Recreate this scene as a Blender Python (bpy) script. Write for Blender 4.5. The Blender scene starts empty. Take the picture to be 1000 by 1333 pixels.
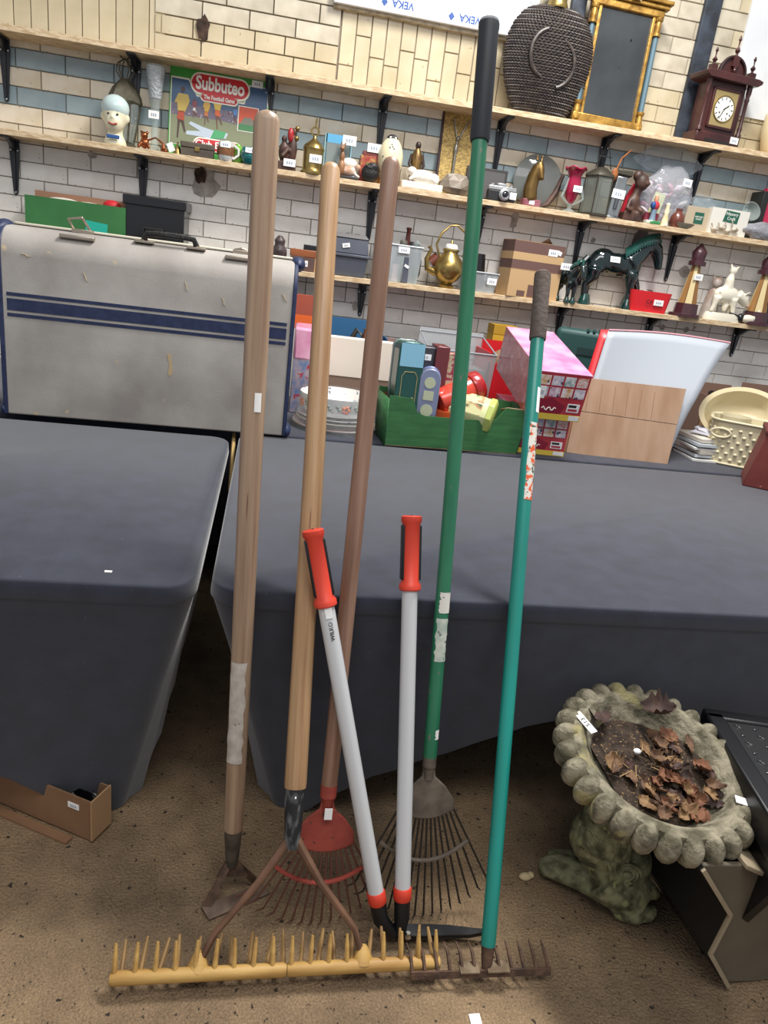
import bpy, bmesh, math, random
from mathutils import Vector, Matrix, noise as mnoise
from math import sin, cos, pi, radians as rad
random.seed(7)
SC = bpy.context.scene
COL = SC.collection

# ------------------------------------------------------------------ camera
FPX, YAW, PITCH, ROLL, CH = 926.12, .18667, .33468, -.13183, 1.48
_r = Vector((cos(YAW), -sin(YAW), 0))
_f = Vector((sin(YAW) * cos(PITCH), cos(YAW) * cos(PITCH), -sin(PITCH)))
_d = _f.cross(_r)
CR = cos(ROLL) * _r + sin(ROLL) * _d          # image right
CD = -sin(ROLL) * _r + cos(ROLL) * _d         # image down
EYE = Vector((0, 0, CH))
cam = bpy.data.objects.new('camera', bpy.data.cameras.new('camera'))
COL.objects.link(cam)
cam.data.sensor_fit = 'HORIZONTAL'; cam.data.sensor_width = 36; cam.data.lens = FPX / 1000 * 36
cam.data.clip_start = .02
m = Matrix((CR, -CD, -_f)).transposed().to_4x4(); m.translation = EYE
cam.matrix_world = m
SC.camera = cam

# ------------------------------------------------------------------ light
SC.view_settings.view_transform = 'Standard'
SC.view_settings.look = 'None'
SC.view_settings.gamma = 1
SC.view_settings.use_curve_mapping = False
SC.view_settings.exposure = 0.0
world = bpy.data.worlds.new('world'); SC.world = world; world.use_nodes = True
bg = world.node_tree.nodes['Background']
bg.inputs[0].default_value = (.93, .95, 1, 1); bg.inputs[1].default_value = .46
def area(name, loc, target, sx, sy, power, col):
    l = bpy.data.lights.new(name, 'AREA'); l.shape = 'RECTANGLE'; l.size = sx; l.size_y = sy
    l.energy = power; l.color = col
    o = bpy.data.objects.new(name, l); COL.objects.link(o); o.location = loc
    o.rotation_euler = (Vector(target) - Vector(loc)).to_track_quat('-Z', 'Y').to_euler()
    return o
area('roof_light', (1.4, 2.55, 4.4), (.6, 1.9, 0), 1.4, .5, 215, (1, .975, .94))
area('fill_light_front', (.2, -.4, 4.6), (.6, 2.2, .5), 3.0, 1.5, 90, (1, .98, .96))  # unseen fill added high in front to brighten wall and floor

# ------------------------------------------------------------------ picking points in the place
def _ray(px, py): return CR * (px - 500) + CD * (py - 666.5) + _f * FPX
def Yp(px, py, y): v = _ray(px, py); return EYE + v * (y / v.y)
def Zp(px, py, z): v = _ray(px, py); return EYE + v * ((z - CH) / v.z)
def PX(p):
    q = Vector(p) - EYE; d = q.dot(_f)
    return 500 + FPX * q.dot(CR) / d, 666.5 + FPX * q.dot(CD) / d
def xat(px, y, z):
    a, b = -4.0, 6.0
    for _ in range(40):
        c = (a + b) / 2
        if PX((c, y, z))[0] < px: a = c
        else: b = c
    return a
def zat(x, y, py):
    a, b = -.5, 4.0
    for _ in range(40):
        c = (a + b) / 2
        if PX((x, y, c))[1] > py: a = c
        else: b = c
    return a

# ------------------------------------------------------------------ materials
def C(h):
    h = h.lstrip('#'); o = []
    for i in (0, 2, 4):
        s = int(h[i:i + 2], 16) / 255
        o.append(s / 12.92 if s <= .04045 else ((s + .055) / 1.055) ** 2.4)
    return (*o, 1)
MATS = {}
def mat(name, col='#888888', rough=.5, metal=0, col2=None, scale=20, stretch=(1, 1, 1), bump=0, bscale=None,
        coat=0, spec=.5, rand=0, contrast=(.35, .65), detail=4, specks=None, trans=0, sheen=0):
    if name in MATS: return MATS[name]
    M = bpy.data.materials.new(name); M.use_nodes = True; MATS[name] = M
    nt = M.node_tree; N = nt.nodes; L = nt.links; B = N['Principled BSDF']
    c1 = C(col); B.inputs['Base Color'].default_value = c1
    B.inputs['Roughness'].default_value = rough; B.inputs['Metallic'].default_value = metal
    B.inputs['Coat Weight'].default_value = coat; B.inputs['Specular IOR Level'].default_value = spec
    B.inputs['Coat Roughness'].default_value = .08
    if sheen: B.inputs['Sheen Weight'].default_value = sheen
    out = None
    if col2 or bump or specks:
        tc = N.new('ShaderNodeTexCoord'); mp = N.new('ShaderNodeMapping'); mp.inputs['Scale'].default_value = stretch
        L.new(tc.outputs['Object'], mp.inputs['Vector'])
    if col2:
        n = N.new('ShaderNodeTexNoise'); n.inputs['Scale'].default_value = scale; n.inputs['Detail'].default_value = detail
        L.new(mp.outputs[0], n.inputs['Vector'])
        r = N.new('ShaderNodeValToRGB'); r.color_ramp.elements[0].position = contrast[0]; r.color_ramp.elements[1].position = contrast[1]
        r.color_ramp.elements[0].color = c1; r.color_ramp.elements[1].color = C(col2)
        L.new(n.outputs['Fac'], r.inputs[0]); out = r.outputs[0]
    if specks:                                      # (colour, scale, threshold)
        n = N.new('ShaderNodeTexNoise'); n.inputs['Scale'].default_value = specks[1]; n.inputs['Detail'].default_value = 2
        L.new(mp.outputs[0], n.inputs['Vector'])
        r = N.new('ShaderNodeValToRGB'); r.color_ramp.elements[0].position = specks[2]; r.color_ramp.elements[1].position = specks[2] + .05
        L.new(n.outputs['Fac'], r.inputs[0])
        mx = N.new('ShaderNodeMix'); mx.data_type = 'RGBA'; L.new(r.outputs[0], mx.inputs['Factor'])
        if out: L.new(out, mx.inputs[6])
        else: mx.inputs[6].default_value = c1
        mx.inputs[7].default_value = C(specks[0]); out = mx.outputs[2]
    if rand:
        oi = N.new('ShaderNodeObjectInfo'); hs = N.new('ShaderNodeHueSaturation')
        mr = N.new('ShaderNodeMapRange'); mr.inputs[3].default_value = 1 - rand; mr.inputs[4].default_value = 1 + rand
        L.new(oi.outputs['Random'], mr.inputs[0]); L.new(mr.outputs[0], hs.inputs['Value'])
        if out: L.new(out, hs.inputs['Color'])
        else: hs.inputs['Color'].default_value = c1
        out = hs.outputs[0]
    if out: L.new(out, B.inputs['Base Color'])
    if bump:
        n = N.new('ShaderNodeTexNoise'); n.inputs['Scale'].default_value = bscale or scale * 2; n.inputs['Detail'].default_value = 3
        L.new(mp.outputs[0], n.inputs['Vector'])
        b = N.new('ShaderNodeBump'); b.inputs['Strength'].default_value = bump; b.inputs['Distance'].default_value = .01
        L.new(n.outputs['Fac'], b.inputs['Height']); L.new(b.outputs[0], B.inputs['Normal'])
    if trans:                                       # thin clear plastic or glass: part of the light passes straight through
        t = N.new('ShaderNodeBsdfTransparent'); t.inputs[0].default_value = (*[.35 + .65 * v for v in c1[:3]], 1)
        mx = N.new('ShaderNodeMixShader'); mx.inputs[0].default_value = trans
        L.new(B.outputs[0], mx.inputs[1]); L.new(t.outputs[0], mx.inputs[2])
        L.new(mx.outputs[0], N['Material Output'].inputs[0])
    return M

# ------------------------------------------------------------------ mesh collecting
class MB:
    def __init__(s): s.v = []; s.f = []
    def add(s, vs, fs, mtx=None):
        n = len(s.v)
        s.v += [tuple(mtx @ Vector(p)) if mtx else tuple(p) for p in vs]
        s.f += [tuple(i + n for i in f) for f in fs]; return s
    def box(s, x0, x1, y0, y1, z0, z1, mtx=None):
        return s.add([(x0, y0, z0), (x1, y0, z0), (x1, y1, z0), (x0, y1, z0), (x0, y0, z1), (x1, y0, z1), (x1, y1, z1), (x0, y1, z1)],
                     [(3, 2, 1, 0), (4, 5, 6, 7), (0, 1, 5, 4), (1, 2, 6, 5), (2, 3, 7, 6), (3, 0, 4, 7)], mtx)
    def frus(s, b, t, z0, z1, mtx=None):            # b,t = (x0,x1,y0,y1)
        return s.add([(b[0], b[2], z0), (b[1], b[2], z0), (b[1], b[3], z0), (b[0], b[3], z0), (t[0], t[2], z1), (t[1], t[2], z1), (t[1], t[3], z1), (t[0], t[3], z1)],
                     [(3, 2, 1, 0), (4, 5, 6, 7), (0, 1, 5, 4), (1, 2, 6, 5), (2, 3, 7, 6), (3, 0, 4, 7)], mtx)
    def lathe(s, prof, seg=20, sx=1, sy=1, mtx=None, cap=True):
        vs = []; fs = []
        for r, z in prof:
            for i in range(seg):
                a = 2 * pi * i / seg; vs.append((r * cos(a) * sx, r * sin(a) * sy, z))
        for j in range(len(prof) - 1):
            for i in range(seg):
                k = (i + 1) % seg; fs.append((j * seg + i, j * seg + k, (j + 1) * seg + k, (j + 1) * seg + i))
        if cap:
            fs.append(tuple(reversed(range(seg)))); fs.append(tuple((len(prof) - 1) * seg + i for i in range(seg)))
        return s.add(vs, fs, mtx)
    def tube(s, pts, r, seg=10, flat=1, ref=None):
        pts = [Vector(p) for p in pts]; n = len(pts)
        rs = r if isinstance(r, (list, tuple)) else [r] * n
        vs = []; fs = []; u = None
        for i, p in enumerate(pts):
            t = (pts[min(i + 1, n - 1)] - pts[max(i - 1, 0)]).normalized()
            if u is None:
                a = Vector(ref) if ref else (Vector((1, 0, 0)) if abs(t.x) < .9 else Vector((0, 1, 0)))
            else: a = u
            u = (a - t * a.dot(t)).normalized(); w = t.cross(u)
            for k in range(seg):
                an = 2 * pi * k / seg; vs.append(p + (u * cos(an) + w * sin(an) * flat) * rs[i])
        for j in range(n - 1):
            for i in range(seg):
                k = (i + 1) % seg; fs.append((j * seg + i, j * seg + k, (j + 1) * seg + k, (j + 1) * seg + i))
        fs.append(tuple(reversed(range(seg)))); fs.append(tuple((n - 1) * seg + i for i in range(seg)))
        return s.add(vs, fs)
    def ell(s, c, r, seg=14, rings=8, mtx=None):
        if not isinstance(r, (tuple, list)): r = (r, r, r)
        vs = [(c[0], c[1], c[2] - r[2])]; fs = []
        for j in range(1, rings):
            a = pi * j / rings
            for i in range(seg):
                b = 2 * pi * i / seg; vs.append((c[0] + r[0] * sin(a) * cos(b), c[1] + r[1] * sin(a) * sin(b), c[2] - r[2] * cos(a)))
        vs.append((c[0], c[1], c[2] + r[2])); top = len(vs) - 1
        for i in range(seg):
            k = (i + 1) % seg
            fs.append((0, 1 + k, 1 + i)); fs.append((top, top - seg + i, top - seg + k))
            for j in range(rings - 2):
                o = 1 + j * seg; fs.append((o + i, o + k, o + seg + k, o + seg + i))
        return s.add(vs, fs, mtx)
    def prism(s, poly, a, b, axis='y', mtx=None):   # poly in xz (axis y), xy (axis z) or yz (axis x)
        n = len(poly); e = lambda p, t: {'y': (p[0], t, p[1]), 'z': (p[0], p[1], t), 'x': (t, p[0], p[1])}[axis]
        vs = [e(p, a) for p in poly] + [e(p, b) for p in poly]
        fs = [tuple(range(n)), tuple(reversed(range(n, 2 * n)))] + [((i + 1) % n, i, n + i, n + (i + 1) % n) for i in range(n)]
        return s.add(vs, fs, mtx)
    def grid(s, fn, nu, nv, mtx=None):
        vs = [fn(i / nu, j / nv) for j in range(nv + 1) for i in range(nu + 1)]
        fs = [(j * (nu + 1) + i, j * (nu + 1) + i + 1, (j + 1) * (nu + 1) + i + 1, (j + 1) * (nu + 1) + i) for j in range(nv) for i in range(nu)]
        return s.add(vs, fs, mtx)
    def build(s, name, M, parent=None, bevel=0, smooth=True, remesh=0, solid=0, sub=0, label=None, ang=40, seg=2, fix=True):
        me = bpy.data.meshes.new(name); me.from_pydata(s.v, [], s.f)
        if fix:
            bm = bmesh.new(); bm.from_mesh(me); bmesh.ops.recalc_face_normals(bm, faces=bm.faces); bm.to_mesh(me); bm.free()
        me.materials.append(M)
        if smooth:
            me.shade_smooth()
            if not remesh: me.set_sharp_from_angle(angle=rad(ang))
        o = bpy.data.objects.new(name, me); COL.objects.link(o)
        if parent: o.parent = parent
        if solid: md = o.modifiers.new('s', 'SOLIDIFY'); md.thickness = solid
        if bevel:
            md = o.modifiers.new('b', 'BEVEL'); md.width = bevel; md.segments = seg; md.limit_method = 'ANGLE'; md.angle_limit = rad(35)
        if remesh:
            md = o.modifiers.new('r', 'REMESH'); md.mode = 'VOXEL'; md.voxel_size = remesh; md.use_smooth_shade = True
            md = o.modifiers.new('sm', 'SMOOTH'); md.iterations = 4; md.factor = .5
        if sub: md = o.modifiers.new('sub', 'SUBSURF'); md.levels = sub; md.render_levels = sub
        if label: o['label'] = label
        return o
def T(x=0, y=0, z=0): return Matrix.Translation((x, y, z))
def RX(a): return Matrix.Rotation(rad(a), 4, 'X')
def RY(a): return Matrix.Rotation(rad(a), 4, 'Y')
def RZ(a): return Matrix.Rotation(rad(a), 4, 'Z')

def tag(o, label, cat, group=None):
    o['label'] = label; o['category'] = cat
    if group: o['group'] = group
    return o
def thing(name, label, cat, loc=(0, 0, 0), rz=0, group=None):
    o = bpy.data.objects.new(name, None); o.empty_display_size = .05; COL.objects.link(o)
    o.location = loc; o.rotation_euler = (0, 0, rz)
    return tag(o, label, cat, group)
def struct(o): o['kind'] = 'structure'; return o
def copy_tree(o, parent=None):
    c = o.copy(); COL.objects.link(c); c.parent = parent
    for ch in [x for x in COL.objects if x.parent == o]: copy_tree(ch, c)
    return c
def place(o, mtx):
    o.matrix_basis = mtx; return o
def lettering(txt, size, M, parent, mtx, name='lettering', ext=.0006, bold=0, align='CENTER', sx=1):
    cu = bpy.data.curves.new('t', 'FONT'); cu.body = txt; cu.size = size; cu.extrude = ext; cu.offset = bold
    cu.align_x = align; cu.align_y = 'CENTER'; cu.resolution_u = 3
    o = bpy.data.objects.new('t', cu); COL.objects.link(o)
    dg = bpy.context.evaluated_depsgraph_get(); me = bpy.data.meshes.new_from_object(o.evaluated_get(dg))
    bpy.data.objects.remove(o); me.materials.clear(); me.materials.append(M); me.name = name
    r = bpy.data.objects.new(name, me); COL.objects.link(r); r.parent = parent
    r.matrix_basis = mtx @ Matrix.Diagonal((sx, 1, 1, 1)); return r
FRONT = RX(90)                                      # lettering that faces the room (-y)
WHITE = lambda: mat('paper_white', '#f0f0ee', .7)
def price(parent, x, y, z, w, h, rx=0, rz=0, ry=0, marks=True):
    mb = MB().box(-w / 2, w / 2, -.001, .001, -h / 2, h / 2)
    o = mb.build('price_label', WHITE(), parent, label='white paper price label'); place(o, T(x, y, z) @ RZ(rz) @ RX(rx) @ RY(ry))
    if marks:
        k = MB()
        for i in range(3): k.box(-w * .26 + i * w * .19, -w * .14 + i * w * .19, -.0018, -.001, -h * .2, h * .16)
        k.build('number_mark', mat('ink_grey', '#a3adba', .7), o)
    return o
# ------------------------------------------------------------------ the setting
WY = 4.21                                           # face of the brick wall
floor_m = mat('concrete_floor', '#675541', .85, col2='#9f8565', scale=2.4, detail=12, contrast=(.32, .70), specks=('#33291f', 60, .655), bump=.9, bscale=140)
nt = floor_m.node_tree; N = nt.nodes; L_ = nt.links; B_ = N['Principled BSDF']; src = B_.inputs['Base Color'].links[0].from_socket
mp_ = next(n for n in N if n.type == 'MAPPING')
fine = N.new('ShaderNodeTexNoise'); fine.inputs['Scale'].default_value = 210; fine.inputs['Detail'].default_value = 5; L_.new(mp_.outputs[0], fine.inputs['Vector'])
big = N.new('ShaderNodeTexNoise'); big.inputs['Scale'].default_value = 14; big.inputs['Detail'].default_value = 6; L_.new(mp_.outputs[0], big.inputs['Vector'])
for tex, lo_, hi_ in ((fine, .62, 1.38), (big, .80, 1.2)):
    mr = N.new('ShaderNodeMapRange'); mr.inputs[1].default_value = .25; mr.inputs[2].default_value = .75; mr.inputs[3].default_value = lo_; mr.inputs[4].default_value = hi_; L_.new(tex.outputs['Fac'], mr.inputs[0])
    hs = N.new('ShaderNodeHueSaturation'); L_.new(mr.outputs[0], hs.inputs['Value']); L_.new(src, hs.inputs['Color']); src = hs.outputs[0]
L_.new(src, B_.inputs['Base Color'])
fl = MB().grid(lambda u, v: (-3.5 + 8 * u, -2 + 6.3 * v, 0), 8, 6).build('floor', floor_m); struct(fl)
wall = MB().box(-2.4, 4.4, WY + .004, WY + .25, -.1, 3.5).build('wall_back', mat('mortar_dark', '#857c70', .95, col2='#5d554b', scale=9)); struct(wall)

cream = mat('glazed_cream', '#e6ddcc', .28, col2='#d3c5ab', scale=7, rand=.07, coat=.25, specks=('#8d8070', 46, .72))
blue = mat('glazed_blue_grey', '#a0afb3', .28, col2='#8c9fa6', scale=8, rand=.08, coat=.25, specks=('#59656b', 46, .73))
white = mat('painted_white_brick', '#ebe9e5', .5, col2='#dad6d0', scale=6, rand=.05, specks=('#8b857d', 40, .71), bump=.12, bscale=60)
yell = mat('glazed_yellow_cream', '#cdc1a5', .25, col2='#baac8c', scale=5, rand=.06, coat=.3, specks=('#9a8a68', 30, .7))
grub = mat('soiled_cream', '#cbc2ae', .35, col2='#9a8f7a', scale=6, rand=.06, coat=.15, contrast=(.4, .75))
_bm = {}
BR = []                                             # (x, z, w, h, material, proud)
COURSES = [1.733 + .083 * i for i in range(0, 8)]   # 1.733 .. 2.314
LOW = [1.733 - .0822 * i for i in range(1, 15)]
def row(z0, z1, w, off, M):
    x = -1.187 - 6 * .228 + off
    while x < 4.2:
        BR.append((x, z0, w, z1 - z0, M, 0)); x += w
X0 = .114
mats_up = [white, cream, cream, blue, cream, blue, cream]
for i in range(7):
    hd = (i == 1); row(COURSES[i], COURSES[i + 1], .114 if hd else .228, 0 if i % 2 == 0 else X0, mats_up[i])
for i, z in enumerate(LOW):
    hd = (i == 4 or i == 10); row(z, z + .0822, .114 if hd else .228, X0 if i % 2 == 0 else 0, white)
# soldier bricks left, a patched panel, soldier bricks under the window, stretchers right
x = -2.0
while x < -.66:
    BR.append((x, 2.314, .0775, .226, yell, 0)); BR.append((x, 2.54, .0775, .226, yell, 0)); x += .0775
z = 2.314
for r in range(8):
    xx = -.66 + (-.114 if r % 2 else 0)
    w = .15 if r == 1 else .228
    while xx < .245:
        a, b = max(xx, -.655), min(xx + w, .245)
        if b - a > .03: BR.append((a, z, b - a, .083, grub if r > 1 else yell, .006))
        xx += w
    z += .083
x = .25; k = 0
while x < 1.22:
    h = .09 + .11 * ((k * 5) % 3) / 2 + .03 * (k % 2)
    BR.append((x, 2.314, .0775, h, yell, 0)); BR.append((x, 2.314 + h, .0775, 2.655 - 2.314 - h, yell, 0)); x += .0775; k += 1
for r in range(9):
    z = 2.314 + r * .083; xx = 1.225 - (.114 if r % 2 else 0)
    while xx < 4.0:
        a, b = max(xx, 1.225), min(xx + .228, 4.0)
        if z > 2.5: b = min(b, 2.43)
        if b - a > .03: BR.append((a, z, b - a, .083, grub if z > 2.55 and xx < 2.3 else yell, 0))
        xx += .228
def brick_mesh(w, h, M, proud):
    key = (round(w, 3), round(h, 3), M.name, proud)
    if key not in _bm:
        g = .0013; e = .0025; d = .006 + proud
        vs = [(g, 0, g), (w - g, 0, g), (w - g, 0, h - g), (g, 0, h - g), (g + e, -d, g + e), (w - g - e, -d, g + e), (w - g - e, -d, h - g - e), (g + e, -d, h - g - e)]
        me = bpy.data.meshes.new('brick'); me.from_pydata(vs, [], [(4, 5, 6, 7), (0, 1, 5, 4), (1, 2, 6, 5), (2, 3, 7, 6), (3, 0, 4, 7)]); me.materials.append(M)
        _bm[key] = me
    return _bm[key]
def seen(b):
    cx, cz = b[0] + b[2] / 2, b[1] + b[3] / 2
    px, py = PX((cx, WY, cz))
    if not (-25 < px < 1025 and -12 < py < 470): return 0
    sh = lambda zb: zb < cz < zb + .05
    if any(sh(zb) for zb in (2.30, 1.86)): return 0
    if py > 300 + .14 * px and px < 380: return 0
    return b[2] * b[3] * 100 / (3 + abs(cz - 1.9))
BR.sort(key=seen, reverse=True)
rest = {}
for i, b in enumerate(BR):
    me = brick_mesh(b[2], b[3], b[4], b[5])
    if i < 300:
        o = bpy.data.objects.new('brick', me); COL.objects.link(o); o.parent = wall; o.location = (b[0], WY + .004 + random.uniform(-.0012, .0012), b[1])
    else:
        mb = rest.setdefault(b[4].name, MB())
        mb.add([(v.co.x + b[0], v.co.y + WY + .004, v.co.z + b[1]) for v in me.vertices], [tuple(p.vertices) for p in me.polygons])
for n, mb in rest.items():
    o = mb.build('brickwork', MATS[n], wall, smooth=False, fix=False); o['kind'] = 'stuff'
# white painted upper wall on the right, black steel stanchions
o = MB().box(2.42, 4.3, WY - .012, WY + .004, 2.5, 3.4).build('plaster_patch', mat('white_plaster', '#dfe2e4', .8, col2='#cfd3d6', scale=4), wall)
stan = mat('black_steel_post', '#20242b', .55, col2='#39414d', scale=12, bump=.2)
for i, (xa, xb, z0) in enumerate(((2.15, 2.245, 2.30), (1.42, 1.50, 2.30))):
    o = MB().box(xa, xb, WY - .03, WY, z0, 3.4).build('trim_%d' % (i + 1), stan, bevel=.004); struct(o)
# broken holes and bare patches in the wall
def blot(px, py, rw, rh, M, name, d=.0085, seed=0):
    c = Yp(px, py, WY); rnd = random.Random(seed); n = 13
    poly = [(c.x + cos(2 * pi * i / n) * rw * rnd.uniform(.65, 1.15), c.z + sin(2 * pi * i / n) * rh * rnd.uniform(.7, 1.15)) for i in range(n)]
    MB().prism(poly, WY - d, WY, 'y').build(name, M, wall, smooth=False)
hole = mat('bare_brick_hole', '#4d3a30', .95, col2='#1d1612', scale=30)
stain = mat('grey_stain', '#8b8580', .8, col2='#b3ada6', scale=25)
blot(265, 38, .035, .06, hole, 'hole', .016, 1); blot(268, 240, .07, .085, stain, 'stain', .0045, 2); blot(262, 228, .035, .045, hole, 'hole', .0065, 3)
blot(832, 318, .055, .085, mat('dark_stain', '#8a8382', .8, col2='#6f6868', scale=18), 'stain', .0045, 5); blot(891, 354, .04, .035, stain, 'stain', .0045, 6)
blot(670, 285, .025, .06, stain, 'stain', .0045, 7); blot(462, 398, .022, .03, stain, 'stain', .0045, 8); blot(772, 313, .016, .016, stain, 'stain', .0045, 11)
blot(344, 97, .045, .05, hole, 'hole', .0065, 9)
for i, (px, py) in enumerate(((862, 426), (893, 429), (120, 202))): blot(px, py, .022, .018, stain, 'stain', .0045, 20 + i)
# white window frame with protective tape
win = MB().box(.16, 1.2, WY - .035, WY + .01, 2.73, 3.4).build('window_1', mat('upvc_white', '#e3e6ea', .35), bevel=.004); struct(win)
MB().box(.2, 1.235, WY - .05, WY - .0, 2.655, 2.735).build('window_sill', mat('protective_tape', '#dfe4ee', .4), win, bevel=.002)
MB().prism([(.2, 2.64), (.5, 2.642), (.8, 2.636), (1.23, 2.64), (1.23, 2.657), (.2, 2.657)], WY - .03, WY).build('mortar_fillet', mat('mortar_pale', '#b9ae97', .95, col2='#8f8573', scale=30, bump=.5), win)
MB().box(1.2, 1.24, WY - .045, WY + .01, 2.655, 3.4).build('frame_edge', mat('upvc_white'), win)
inkb = mat('tape_blue_ink', '#33559c', .6)
for px, py in ((525, 6), (612, 25)):
    p = Yp(px, py, WY - .051)
    lettering('VEKA', .046, inkb, win, T(p.x, WY - .0505, p.z) @ FRONT @ RZ(180), bold=.001)
    q = Yp(px - 24, py - 4, WY - .051)
    MB().prism([(q.x - .016, q.z), (q.x, q.z - .019), (q.x + .016, q.z), (q.x, q.z + .019)], WY - .0515, WY - .0505).build('diamond_mark', inkb, win, smooth=False)
# ------------------------------------------------------------------ shelves and brackets
SF = 4.03                                           # front edge of the shelves
STH = .027
SZ = {1: (2.268, .0065), 2: (1.832, .004), 3: (1.353, .0085)}
def sbot(n, x): return SZ[n][0] + SZ[n][1] * x
def stop(n, x): return sbot(n, x) + STH
def osb():
    M = mat('osb_board', '#d9c3a0', .75, col2='#c2a681', scale=38, stretch=(.5, 1.2, 2.2), detail=2, contrast=(.4, .6), bump=.3, bscale=50, specks=('#e2cda8', 55, .62))
    return M
SL = {1: 'long raw chipboard shelf under the wicker flagon, mirror and clock', 2: 'long raw chipboard shelf carrying the football game box and camera',
      3: 'long raw chipboard shelf carrying the black horses and brass kettle'}
for n, x0 in ((1, -2.2), (2, -2.2), (3, -2.2)):
    sh = MB().box(x0, 4.1, 0, WY - SF - .003, 0, STH).build('shelf_board', osb(), bevel=.002)
    sh.location = (0, SF, SZ[n][0]); sh.rotation_euler = (0, -math.atan(SZ[n][1]), 0)
    tag(sh, SL[n], 'shelf', 'chipboard wall shelves')
bk = mat('black_bracket_steel', '#12161f', .38, coat=.3)
screw = mat('screw_steel', '#c9ccd0', .3, 1)
BX = {1: [(-1.345, 'under the bare left end of the top shelf'), (-.74, 'beside the tall clear glass vase'), (-.085, 'just right of the football game box'), (.505, 'above the speckled egg'), (1.156, 'between the green rake and the glass plaque'), (1.76, 'behind the glass lantern'), (2.35, 'right of the bag of toys')],
      2: [(-1.32, 'left of the green carton'), (-.70, 'behind the black deed box'), (-.1, 'behind the hoe handle'), (.50, 'behind the grey toolbox'), (1.12, 'behind the green rake handle'), (1.72, 'above the small black foal'), (2.31, 'right of the black horse head')],
      3: [(-.1, 'behind the suitcase'), (.50, 'above the blue crate'), (1.1, 'behind the tin boxes'), (1.70, 'above the wrapped red boxes'), (2.28, 'behind the white foam sheet'), (2.87, 'above the cardboard cartons')]}
for n in BX:
    ln = {1: .26, 2: .245, 3: .17}[n]
    for x, where in BX[n]:
        t = thing('shelf_bracket', 'black pressed steel shelf bracket ' + where, 'bracket', (x, WY - .004, sbot(n, x)), 0, 'black steel shelf brackets')
        a = MB().prism([(-.024, -.002), (.024, -.002), (.024, -.06), (.011, -ln), (.004, -ln - .012), (-.004, -ln - .012), (-.011, -ln), (-.024, -.06)], -.012, -.004, 'y')
        a.prism([(-.007, -.02), (.007, -.02), (.004, -ln + .01), (-.004, -ln + .01)], -.02, -.006, 'y')
        a.build('wall_arm', bk, t, bevel=.002)
        MB().prism([(-.024, -.004), (-.02, -.16), (.02, -.16), (.024, -.004)], -.008, -.001, 'z').prism([(-.02, -.006), (-.12, -.006), (-.02, -.055)], -.008, .008, 'x').build('shelf_arm', bk, t)
        s = MB()
        for q in ((-.016, -.05), (.016, -.05), (0, -ln)): s.ell((q[0], -.013, q[1]), (.005, .003, .005), 8, 4)
        s.build('screw', screw, t)

def on_shelf(n, name, label, cat, xl, xr, yt, dy=.07, group=None, rz=0):
    y = SF + dy; x = .5; z = stop(n, x)
    for _ in range(3):
        a, b = xat(xl, y, z), xat(xr, y, z); x = (a + b) / 2; z = stop(n, x)
    h = zat(x, y, yt) - z
    return thing(name, label, cat, (x, y, z + .0005), rz, group), b - a, h

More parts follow.
